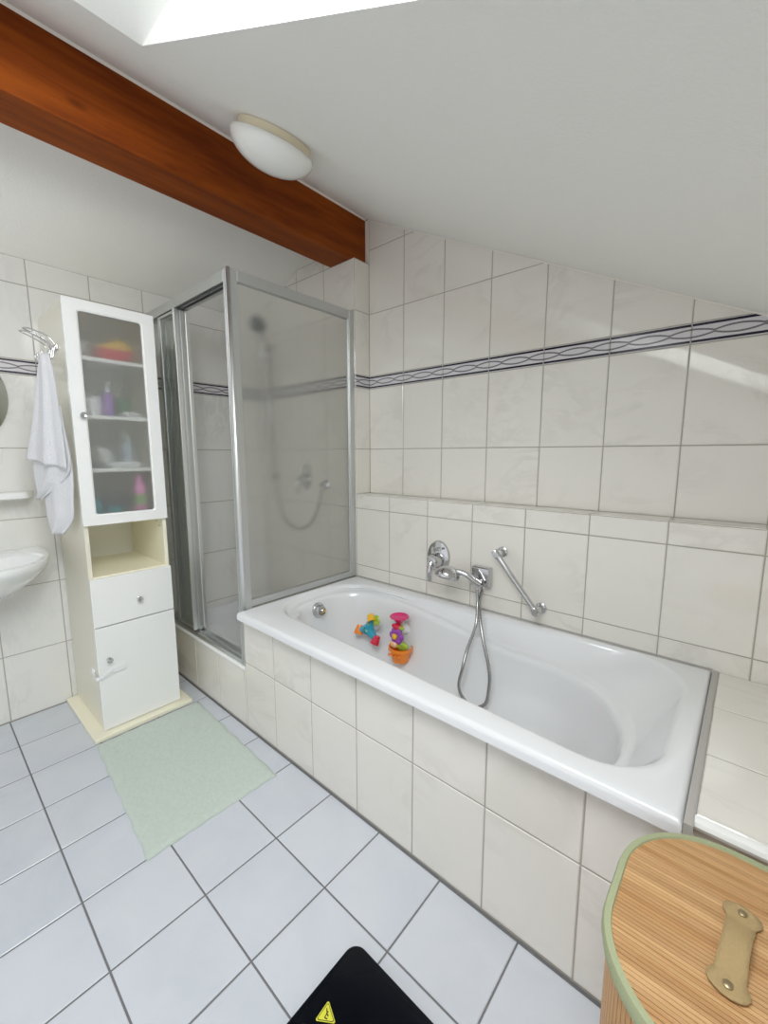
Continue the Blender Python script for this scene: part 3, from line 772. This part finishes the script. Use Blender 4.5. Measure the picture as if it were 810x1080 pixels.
bm = BM(); add_prism(bm, [Vector((p.x, CY0, p.y)) for p in round_poly([(.362, .268), (.402, .268), (.402, .306), (.362, .306)], .010)], (0, -.009, 0))
obj('pad', bm, M['clear_plastic'], o, bevel=.002)

# things behind the frosted pane
def bottle(name, x, y, z, r, h, mat, cap, label, cat='bottle', label_mat=None, pump=False):
    t = thing(name, (x, y, z), label, cat)
    auto_smooth(obj('body', lathe([(0, 0), (r * .95, 0), (r, .005), (r, h * .68), (r * .8, h * .78), (r * .38, h * .83), (r * .38, h * .86), (0, h * .86)], (x, y, z), (0, 0, 1), 24), mat, t))
    bm = lathe([(r * .5, h * .85), (r * .5, h * .98), (r * .42, h), (0, h)], (x, y, z), (0, 0, 1), 20)
    if pump: add_tube(bm, [(x, y, z + h), (x, y, z + h * 1.12), (x + .02, y, z + h * 1.15)], .005, 8)
    auto_smooth(obj('cap', bm, cap, t))
    if label_mat: obj('paper_label', lathe([(r + .0006, h * .25), (r + .0006, h * .52)], (x, y, z), (0, 0, 1), 24, cap=False), label_mat, t, smooth=True)
    return t
def jar(x, y, z, r, h, mat, lid, label):
    t = thing('jar', (x, y, z), label, 'jar')
    auto_smooth(obj('body', lathe([(0, 0), (r, 0), (r, h * .75), (r * .9, h * .8), (0, h * .8)], (x, y, z), (0, 0, 1), 24), mat, t))
    auto_smooth(obj('lid', lathe([(0, h * .8), (r * .95, h * .8), (r * .95, h), (0, h)], (x, y, z), (0, 0, 1), 24), lid, t))
def bowl(name, x, y, z, r, h, mat, label, cat, sx=1., sy=1.):
    auto_smooth(obj(name, lathe([(0, 0), (r * .7, 0), (r, h), (r * .94, h), (r * .66, .006), (0, .006)], (x, y, z), (0, 0, 1), 28, sx=sx, sy=sy, uref=(1, 0, 0)), mat, label=label, cat=cat))
z1, z2, z3, z4 = 1.7095, 1.4665, 1.2355, 1.0115
bowl('basket', .36, -.275, z1, .085, .050, M['box_red'], 'red plastic basket on the top shelf behind the frosted door', 'basket', .75, 1.)
bm = BM()
for dx, dy, rz_ in ((0, 0, .03), (.01, .035, .026), (-.01, -.03, .022), (0, .02, .04)): add_ball(bm, (.36 + dx, -.270 + dy, z1 + .050 + rz_ * .5), .035, .042, rz_)
obj('folded_cloth', bm, M['cloth_yellow'], smooth=True, label='yellow cloth heaped in the red basket on the top shelf', cat='cloth')
auto_smooth(obj('cup', lathe([(0, 0), (.026, 0), (.032, .075), (.029, .075), (.024, .005), (0, .005)], (.36, -.405, z1), (0, 0, 1), 24), M['item_glass'], label='pale cup at the left of the top cabinet shelf', cat='cup'))
jar(.36, -.372, z2, .034, .085, M['item_white'], M['item_white'], 'white lidded jar on the second shelf, left of the purple bottle')
bottle('spray_bottle', .385, -.318, z2, .021, .125, M['item_purple'], M['item_white'], 'purple bottle with white pump on the second shelf', pump=True)
bowl('tub', .33, -.245, z2 + .0, .042, .085, M['item_green'], 'dark green tub on the second shelf right of the purple bottle', 'tub')
bowl('tray', .385, -.222, z2, .05, .022, M['item_white'], 'shallow white dish on the second shelf in front of the green tub', 'dish', .5, 1.)
bowl('dish', .385, -.265, z3, .095, .024, M['item_white'], 'wide white dish on the third shelf', 'dish', .42, 1.)
bottle('lotion_bottle', .32, -.235, z3, .026, .150, M['item_blue'], M['item_white'], 'pale blue bottle on the third shelf behind the white dish')
jar(.32, -.335, z3, .036, .085, M['item_glass'], M['item_white'], 'clear jar on the third shelf left of the pale blue bottle')
obj('hair_brush', (lambda b: (add_tube(b, [(.38, -.445, z3 + .012), (.38, -.385, z3 + .011)], .008, 10), add_ball(b, (.38, -.395, z3 + .012), .02, .03, .011), b)[-1])(BM()), M['item_dark'], smooth=True, label='dark hair brush lying at the left of the third shelf', cat='brush')
bottle('shampoo_bottle', .390, -.218, z4, .028, .185, M['item_pink'], M['item_pink'], 'pink bottle with green label in the lowest glazed compartment', label_mat=M['item_label'])
bottle('gel_bottle', .390, -.405, z4, .024, .10, M['item_teal'], M['item_dark'], 'teal bottle with black cap at the left of the lowest glazed compartment')
bowl('basket', .30, -.315, z4, .085, .070, M['item_dark'], 'dark storage basket in the lowest glazed compartment', 'basket', .8, 1.)
bottle('spray_can', .335, -.425, z4, .024, .165, M['item_dark'], M['item_dark'], 'black can behind the teal bottle in the glazed compartment', 'can')
bowl('tub', .405, -.335, z4, .036, .045, M['item_teal'], 'low turquoise tub in front of the dark storage basket', 'tub')

# ------------------------------------------------------------------ hook rack and towel at the cabinet's side
rk = thing('hook_rack', (.25, CY0, 1.74), 'chrome wire hook rack on the cabinet side above the towel', 'hook rack')
obj('back_plate', box(.185, .335, CY0 - .006, CY0 - .0005, 1.742, 1.764), M['chrome'], rk, bevel=.002)
for x0, x1, tip, tz in ((.19, .24, (.135, -.556), 1.832), (.27, .325, (.275, -.566), 1.815)):
    w = spline([(x0, CY0 - .004, 1.752), (x0 - .01, CY0 - .03, 1.790), (tip[0] - .022, tip[1] + .01, tz), (tip[0], tip[1] - .008, tz + .002), (tip[0] + .022, tip[1] + .01, tz), (x1 - .005, CY0 - .03, 1.790), (x1, CY0 - .004, 1.752)], 8)
    obj('wire_arm', tube(w, .0033, 8), M['chrome'], rk, smooth=True)
for k, xx in enumerate((.20, .245, .290, .33)):
    w = spline([(xx, CY0 - .006, 1.76), (xx, CY0 - .016, 1.735), (xx, CY0 - .022, 1.705), (xx, CY0 - .040, 1.695), (xx, CY0 - .054, 1.708), (xx, CY0 - .058, 1.728)], 6)
    obj('hook', tube(w, .0036, 8), M['chrome'], rk, smooth=True)

dt = Vector((.935, .354, 0)); nt_ = Vector((-.354, .935, 0)) * -1       # towel direction, and the side turned to the room
TO = Vector((.44, -.49, 0))
def TP(x, z, h=0): 
    k = (x - .44) / .935
    return TO + dt * k + nt_ * h + Vector((0, 0, z))
tw_bm = BM()
def cloth(left, right, n, folds, amp, h0, seed, m=22):
    """surface between two boundary curves given as (x, z) lists"""
    Lc = spline([(a, b, 0) for a, b in left], 8); Rc = spline([(a, b, 0) for a, b in right], 8)
    def samp(Cv, t):
        f = t * (len(Cv) - 1); i = min(int(f), len(Cv) - 2); return Cv[i].lerp(Cv[i + 1], f - i)
    rows = []
    for i in range(n + 1):
        t = i / n; a, b = samp(Lc, t), samp(Rc, t); r = []
        for j in range(m + 1):
            s = j / m; p = a.lerp(b, s)
            h = h0 + amp * (.35 + .65 * t) * (math.sin(folds * 2 * PI * s + seed + .8 * t) * .6 + math.sin(folds * 3.7 * PI * s + 2 * seed) * .3) + .012 * math.sin(PI * s)
            r.append(TP(p.x, p.y, h))
        rows.append(r)
    add_loft(tw_bm, rows, closed=False)
cloth([(.378, 1.700), (.345, 1.60), (.300, 1.45), (.255, 1.33), (.236, 1.275)], [(.418, 1.702), (.436, 1.60), (.446, 1.45), (.455, 1.33), (.458, 1.235)], 26, 2.0, .016, .030, .4)
cloth([(.32, 1.50), (.250, 1.36), (.236, 1.27), (.236, 1.19), (.250, 1.105)], [(.43, 1.50), (.445, 1.36), (.455, 1.25), (.400, 1.18), (.258, 1.10)], 24, 1.6, .010, .016, 1.7)
cloth([(.33, 1.45), (.285, 1.25), (.262, 1.13), (.262, 1.02), (.275, .955)], [(.42, 1.45), (.445, 1.25), (.432, 1.10), (.415, 1.01), (.350, .945)], 24, 1.3, .010, .004, 2.9)
obj('hanging_towel', tw_bm, M['towel'], smooth=True, solid=.006, label='white terry towel hanging from the hook rack beside the cabinet', cat='towel')

# ------------------------------------------------------------------ sink, shelf, mirror on the left wall
sk = thing('wash_basin', (.0, -.855, .60), 'white ceramic wash basin on the left wall, cut by the frame', 'wash basin')
def basin_loop(a, b0, z, cx=.03, n=40):
    """flat at the wall, rounded to the room"""
    pts = []
    for i in range(n + 1):
        th = -PI / 2 + PI * i / n
        px = abs(math.cos(th)) ** .75; py = math.copysign(abs(math.sin(th)) ** .8, math.sin(th))
        pts.append(Vector((cx + (a - cx) * px, -.855 + b0 * py, z)))
    return [Vector((.003, pts[0].y, z))] + pts + [Vector((.003, pts[-1].y, z))]
bm = BM()
Ls = [basin_loop(.16, .10, .655), basin_loop(.30, .20, .690), basin_loop(.42, .265, .760), basin_loop(.485, .302, .815), basin_loop(.493, .308, .833), basin_loop(.489, .305, .846), basin_loop(.475, .292, .851),
      ]
add_loft(bm, Ls, cap0=True)
bm.verts.ensure_lookup_table()
n = len(Ls[-1]); rim = [bm.verts[len(bm.verts) - n + i] for i in range(n)]
prev = rim
for a0, a1, b0, z in ((.10, .455, .262, .848), (.112, .440, .248, .835), (.15, .39, .19, .755), (.20, .32, .09, .725)):
    cur = []
    for i, rv in enumerate(rim):
        d = Vector((rv.co.x - .26, rv.co.y + .855)); an = math.atan2(d.y / .29, d.x / .24)
        cur.append(bm.verts.new(((a0 + a1) / 2 + (a1 - a0) / 2 * math.cos(an), -.855 + b0 * math.sin(an), z)))
    for i in range(n):
        j = (i + 1) % n; bm.faces.new((prev[i], prev[j], cur[j], cur[i]))
    prev = cur
bm.faces.new(prev)
bmesh.ops.recalc_face_normals(bm, faces=bm.faces)
auto_smooth(obj('basin', bm, M['ceramic'], sk), .9)
bm = lathe([(.028, 0), (.028, .004), (.022, .03), (.020, .09), (.024, .10), (0, .105)], (.075, -.855, .850), (0, 0, 1), 20); add_tube(bm, [(.08, -.855, .92), (.15, -.855, .945), (.19, -.855, .930)], .011, 12)
auto_smooth(obj('faucet', bm, M['chrome'], sk))
bm = tube(spline([(.21, -.855, .66), (.21, -.855, .56), (.19, -.855, .51), (.14, -.855, .50), (.11, -.855, .54), (.05, -.855, .56), (.002, -.855, .56)], 6), .017, 14); auto_smooth(obj('drain_trap', bm, M['chrome'], sk))
bm = BM(); L1 = round_poly([(.003, -1.15), (.130, -1.12), (.130, -.60), (.003, -.556)], [.002, .03, .03, .002], 6, 2)
add_loft(bm, [[Vector((p.x, p.y, z)) for p in q] for q, z in ((round_poly([(.003, -1.14), (.115, -1.11), (.115, -.61), (.003, -.566)], [.002, .03, .03, .002], 6, 2), 1.092), (L1, 1.098), (L1, 1.118), (round_poly([(.003, -1.148), (.126, -1.118), (.126, -.602), (.003, -.558)], [.002, .03, .03, .002], 6, 2), 1.124))], cap0=True, cap1=True)
bmesh.ops.recalc_face_normals(bm, faces=bm.faces)
auto_smooth(obj('wall_shelf', bm, M['ceramic'], label='white ceramic shelf on the left wall above the wash basin', cat='shelf'))
mr = obj('wall_mirror', lathe([(0, .003), (.246, .003), (.250, .005), (.250, .008), (.246, .010), (0, .010)], (.0, -.861, 1.555), (1, 0, 0), 64), M['mirror'], label='round frameless mirror on the left wall, cut by the frame', cat='mirror'); auto_smooth(mr)

# ------------------------------------------------------------------ ceiling lamp
lp = thing('ceiling_lamp', S(1.275, .0, 0), 'round opal glass ceiling lamp beside the wooden beam', 'ceiling lamp')
dn = -nrm; lc_ = S(1.275, .0, 0)
auto_smooth(obj('base_ring', lathe([(.0, .001), (.122, .001), (.122, .026), (.116, .029), (0, .029)], lc_, dn, 48), M['lamp_ring'], lp, label='cream base ring'))
pr = [(.118, .026), (.134, .026), (.142, .030)] + [(.1435 * math.cos(a), .033 + .080 * math.sin(a)) for a in [PI / 2 * k / 12 for k in range(1, 13)]]
pr[-1] = (0, .113)
auto_smooth(obj('glass_shade', lathe(pr, lc_, dn, 56, cap=False), M['opal'], lp, label='white opal glass shade'), 1.2)

# ------------------------------------------------------------------ bath mat
c4 = [(.515, -.522), (1.264, -.575), (1.268, -.090), (.523, -.066)]
bm = BM(); nx, ny = 60, 40; rows = []
P4 = [Vector((*p, 0)) for p in c4]
for i in range(nx + 1):
    s = i / nx; A_, B_ = P4[0].lerp(P4[1], s), P4[3].lerp(P4[2], s); r = []
    for j in range(ny + 1):
        u = j / ny; p = A_.lerp(B_, u); e = min(s, 1 - s, u, 1 - u)
        z = .005 + .007 * min(1, e / .03) ** .5 + .0012 * math.sin(31 * s + 9 * math.sin(8 * u)) * math.cos(23 * u + 4 * s)
        r.append(Vector((p.x + .002 * math.sin(40 * u), p.y + .002 * math.sin(37 * s), z)))
    rows.append(r)
edge = [r[0] for r in rows] + rows[-1][1:] + [r[-1] for r in rows[::-1]][1:] + rows[0][::-1][1:-1]
add_loft(bm, rows, closed=False)
ev = [bm.verts.new(p) for p in edge]; eb = [bm.verts.new(Vector((p.x, p.y, .0025))) for p in edge]
for i in range(len(ev)):
    j = (i + 1) % len(ev); bm.faces.new((ev[i], eb[i], eb[j], ev[j]))
bmesh.ops.remove_doubles(bm, verts=bm.verts, dist=1e-5)
bmesh.ops.recalc_face_normals(bm, faces=bm.faces)
obj('bath_mat', bm, M['mat'], smooth=True, label='pale sage green terry bath mat on the floor tiles', cat='bath mat')

# ------------------------------------------------------------------ bathroom scale
ss = thing('bathroom_scale', (2.08, -.46, 0), 'black glass bathroom scale with a yellow warning triangle', 'bathroom scale')
sx0, sx1, sy0, sy1 = 1.934, 2.244, -.612, -.302
def slab(r, ins, z): return [Vector((p.x, p.y, z)) for p in round_poly(off([(sx0, sy0), (sx1, sy0), (sx1, sy1), (sx0, sy1)], ins), r, 10, 1)]
bm = BM(); add_loft(bm, [slab(.032, .003, .019), slab(.034, .0005, .0205), slab(.034, 0, .0225), slab(.034, .0005, .0245), slab(.032, .003, .026)], cap0=True, cap1=True)
auto_smooth(obj('glass_top', bm, M['black_glass'], ss), .9)
bm = BM(); add_loft(bm, [slab(.05, .03, .008), slab(.05, .022, .018)], cap0=True, cap1=True); obj('scale_body', bm, M['black_plastic'], ss)
for fx in (sx0 + .06, sx1 - .06):
    for fy in (sy0 + .06, sy1 - .06): obj('foot', cyl((fx, fy, .0025), (fx, fy, .009), .017, 20), M['black_plastic'], ss)
def flat(bm, pts, z, mi=0): 
    f = bm.faces.new([bm.verts.new((p[0], p[1], z)) for p in pts]); f.material_index = mi
    if f.normal.z < 0: f.normal_flip()
tri = [Vector((1.982, -.441)), Vector((1.982, -.478)), Vector((2.015, -.449))]
A_ = Vector((1.977, -.434)); B_ = Vector((1.980, -.474)); C_ = Vector((2.016, -.449))
cen = (A_ + B_ + C_) / 3
def tsc(k): return [cen + (p - cen) * k for p in (A_, B_, C_)]
bm = BM(); flat(bm, round_poly(tsc(1.12), .003, 4), .0262, 0); flat(bm, round_poly(tsc(.97), .003, 4), .0264, 1); flat(bm, round_poly(tsc(.86), .002, 4), .0266, 0)
up = (A_ - (B_ + C_) / 2).normalized(); rt = Vector((-up.y, up.x)) * -1
if rt.dot(C_ - B_) < 0: rt = -rt
def tp(a, b): p = cen + rt * a + up * b; return (p.x, p.y)
for seg in (((-.001, .011), (.001, .002)), ((.001, .002), (-.003, -.006)), ((.001, .002), (.005, -.003)), ((0, .006), (.004, .004)), ((-.003, -.006), (.004, -.0075))):
    (a0, b0), (a1, b1) = seg; d = Vector((a1 - a0, b1 - b0)).normalized() * .0011; q = Vector((-d.y, d.x))
    flat(bm, [tp(a0 + q.x, b0 + q.y), tp(a1 + q.x, b1 + q.y), tp(a1 - q.x, b1 - q.y), tp(a0 - q.x, b0 - q.y)], .0268, 1)
obj('warning_sticker', bm, [M['yellow'], M['black_print']], ss, label='yellow warning triangle with black symbol')

# ------------------------------------------------------------------ laundry basket
lb = thing('laundry_basket', (2.70, -.255, 0), 'bamboo laundry basket with sage green piping beside the bathtub', 'laundry basket')
bq = [(2.499, -.448), (2.925, -.448), (2.925, -.062), (2.499, -.062)]
def bl(ins, z, r=.15): return [Vector((p.x, p.y, z)) for p in round_poly(off(bq, ins), max(.02, r - ins), 24, 10)]
# body of vertical slats
path = bl(.010, 0); bm = BM()
dist = [0.]
for i in range(len(path)): dist.append(dist[-1] + (path[(i + 1) % len(path)] - path[i]).length)
total = dist[-1]; ns = 150
def at(s):
    s %= total
    for i in range(len(path)):
        if dist[i + 1] >= s:
            a, b = path[i], path[(i + 1) % len(path)]; k = (s - dist[i]) / max(1e-9, dist[i + 1] - dist[i]); return a.lerp(b, k), (b - a).normalized()
    return path[0], Vector((1, 0, 0))
for k in range(ns):
    p0, t0 = at(total * (k + .06) / ns); p1, t1 = at(total * (k + .94) / ns)
    n0, n1 = Vector((t0.y, -t0.x, 0)), Vector((t1.y, -t1.x, 0))
    add_prism(bm, [Vector((p0.x, p0.y, .008)), Vector((p1.x, p1.y, .008)), Vector((p1.x, p1.y, .578)), Vector((p0.x, p0.y, .578))], (n0 + n1) * .0016, 0)
add_loft(bm, [bl(.012, .006), bl(.012, .579)], 1, cap0=True)
obj('basket_body', bm, [M['bamboo_body'], M['bamboo_gap']], lb)
bm = BM(); add_tube(bm, bl(.010, .010)[::2], .006, 8, closed=True); obj('bottom_piping', bm, M['sage_trim'], lb, smooth=True)
# lid of fine slats running lengthwise
lid = BM(); add_loft(lid, [bl(.004, .582), bl(.004, .596)], 1, cap0=True, cap1=True)
inn = [(p.x, p.y) for p in bl(.009, 0)]
def chord(y):
    xs = []
    for i in range(len(inn)):
        (xa, ya), (xb, yb) = inn[i], inn[(i + 1) % len(inn)]
        if (ya - y) * (yb - y) < 0: xs.append(xa + (xb - xa) * (y - ya) / (yb - ya))
    return (min(xs), max(xs)) if len(xs) >= 2 else None
yy = bq[0][1] + .0095
lay = lid.loops.layers.float_color.new('tile')
while yy < bq[2][1] - .0095:
    w = .0068; a0, a1 = chord(yy + .0004) or (0, 0), chord(yy + w - .0006) or (0, 0)
    if a0[1] > a0[0] and a1[1] > a1[0]:
        zt = .5985 + random.uniform(-.0002, .0002)
        top = [(a0[0], yy + .0004), (a0[1], yy + .0004), (a1[1], yy + w - .0006), (a1[0], yy + w - .0006)]
        f0 = len(lid.faces); add_prism_pts = [Vector((p[0], p[1], .594)) for p in top]
        vb = [lid.verts.new(p) for p in add_prism_pts]; vt = [lid.verts.new((p.x, p.y, zt)) for p in add_prism_pts]
        col = (random.random(), random.random(), random.random(), 1)
        fs = [lid.faces.new(vt)] + [lid.faces.new((vb[i], vb[(i + 1) % 4], vt[(i + 1) % 4], vt[i])) for i in range(4)]
        for f in fs:
            for l in f.loops: l[lay] = col
    yy += w
m = M['bamboo_lid']; nt = m.node_tree; b = nt.nodes['Principled BSDF']
at_ = N(nt, 'ShaderNodeAttribute', attribute_name='tile'); hs_ = N(nt, 'ShaderNodeHueSaturation')
mr_ = N(nt, 'ShaderNodeMapRange'); mr_.inputs['To Min'].default_value = .84; mr_.inputs['To Max'].default_value = 1.12
nt.links.new(at_.outputs['Fac'], mr_.inputs['Value']); nt.links.new(mr_.outputs['Result'], hs_.inputs['Value'])
src = b.inputs['Base Color'].links[0].from_socket; nt.links.new(src, hs_.inputs['Color']); nt.links.new(hs_.outputs['Color'], b.inputs['Base Color'])
ld = obj('lid', lid, [M['bamboo_lid'], M['bamboo_gap']], lb)
bm = BM()
A0, A1, A2, A3 = bl(.0, .578), bl(-.002, .590), bl(.001, .601), bl(.010, .6015)
add_loft(bm, [bl(.008, .578), A0, A1, A2, A3, bl(.0115, .598)])
auto_smooth(obj('piping', bm, M['sage_trim'], ld, label='pale sage green fabric edging'), 1.2)
# felt strap handle: dog-bone shape, bowed up in the middle
hx, hy = 2.6545, -.254
hv = Vector((.013, .126, 0)).normalized(); hu = Vector((hv.y, -hv.x, 0)); prof_ = []
for k in range(41):
    v = -1 + 2 * k / 40; a = abs(v)
    if a < .5: w = .0160 + .0012 * (a / .5) ** 2
    else: w = max(.0172 * (1 if a < .74 else 0), .0235 * math.sqrt(max(0, 1 - ((a - .78) / .225) ** 2)))
    prof_.append((.078 * v, max(w, .001), .6030 + .012 * max(0, 1 - (v / .60) ** 2) ** 1.5))
bm = BM(); rows = []
for d_, w, z in prof_: rows.append([Vector((hx, hy, z)) + hv * d_ + hu * (w * q) for q in (-1, -.5, 0, .5, 1)])
add_loft(bm, rows, closed=False)
hd = obj('handle', bm, M['felt'], ld, smooth=True, solid=.0028, label='tan felt strap handle')
for q in (-1, 1):
    p = Vector((hx, hy, .6042)) + hv * (.063 * q)
    auto_smooth(obj('rivet', lathe([(.0058, -.002), (.0058, .0022), (.0036, .0036), (0, .0038)], p, (0, 0, 1), 20), M['rivet'], hd))

# ------------------------------------------------------------------ light
w = bpy.data.worlds.new('sky'); scn.world = w; w.use_nodes = True
bg = w.node_tree.nodes['Background']; bg.inputs['Color'].default_value = (.95, .975, 1., 1); bg.inputs['Strength'].default_value = 1.06
def area(name, loc, target, sx, sy, power, col):
    l = bpy.data.lights.new(name, 'AREA'); l.shape = 'RECTANGLE'; l.size = sx; l.size_y = sy; l.energy = power; l.color = col
    o = bpy.data.objects.new(name, l); COL.objects.link(o); o.location = loc
    o.rotation_euler = (Vector(target) - Vector(loc)).to_track_quat('-Z', 'Y').to_euler(); return o
ce = W((WXA + SX1) / 2, (SY0 + SY1) / 2, -.004)
o = area('skylight_daylight', ce, ce - nrm, .74, .98, 29, (.93, .97, 1.))
xa = Vector((0, 1, 0)); za = nrm; ya = za.cross(xa)      # the lamp lies in the window plane
o.rotation_euler = Matrix((xa, ya, za)).transposed().to_euler()
scn.view_settings.view_transform = 'Standard'; scn.view_settings.look = 'None'; scn.view_settings.exposure = -.13; scn.view_settings.gamma = 1.
scn.cycles.use_denoising = True
scn.cycles.max_bounces = 14; scn.cycles.diffuse_bounces = 7; scn.cycles.glossy_bounces = 5; scn.cycles.transmission_bounces = 10; scn.cycles.transparent_max_bounces = 16
scn.cycles.sample_clamp_indirect = 6.

# ------------------------------------------------------------------ camera
cd = bpy.data.cameras.new('camera'); cam = bpy.data.objects.new('camera', cd); COL.objects.link(cam)
yaw, pitch, roll = 2.2905, -.1374, -.0009
F = Vector((math.cos(yaw) * math.cos(pitch), math.sin(yaw) * math.cos(pitch), math.sin(pitch)))
R = Vector((math.sin(yaw), -math.cos(yaw), 0)); U = R.cross(F)
R, U = R * math.cos(roll) + U * math.sin(roll), U * math.cos(roll) - R * math.sin(roll)
mw = Matrix((R, U, -F)).transposed().to_4x4(); mw.translation = Vector((2.6116, -.9589, 1.2954))
cam.matrix_world = mw
cd.sensor_fit = 'HORIZONTAL'; cd.sensor_width = 36.; cd.lens = 441.18 / 810 * 36; cd.clip_start = .02
scn.camera = cam
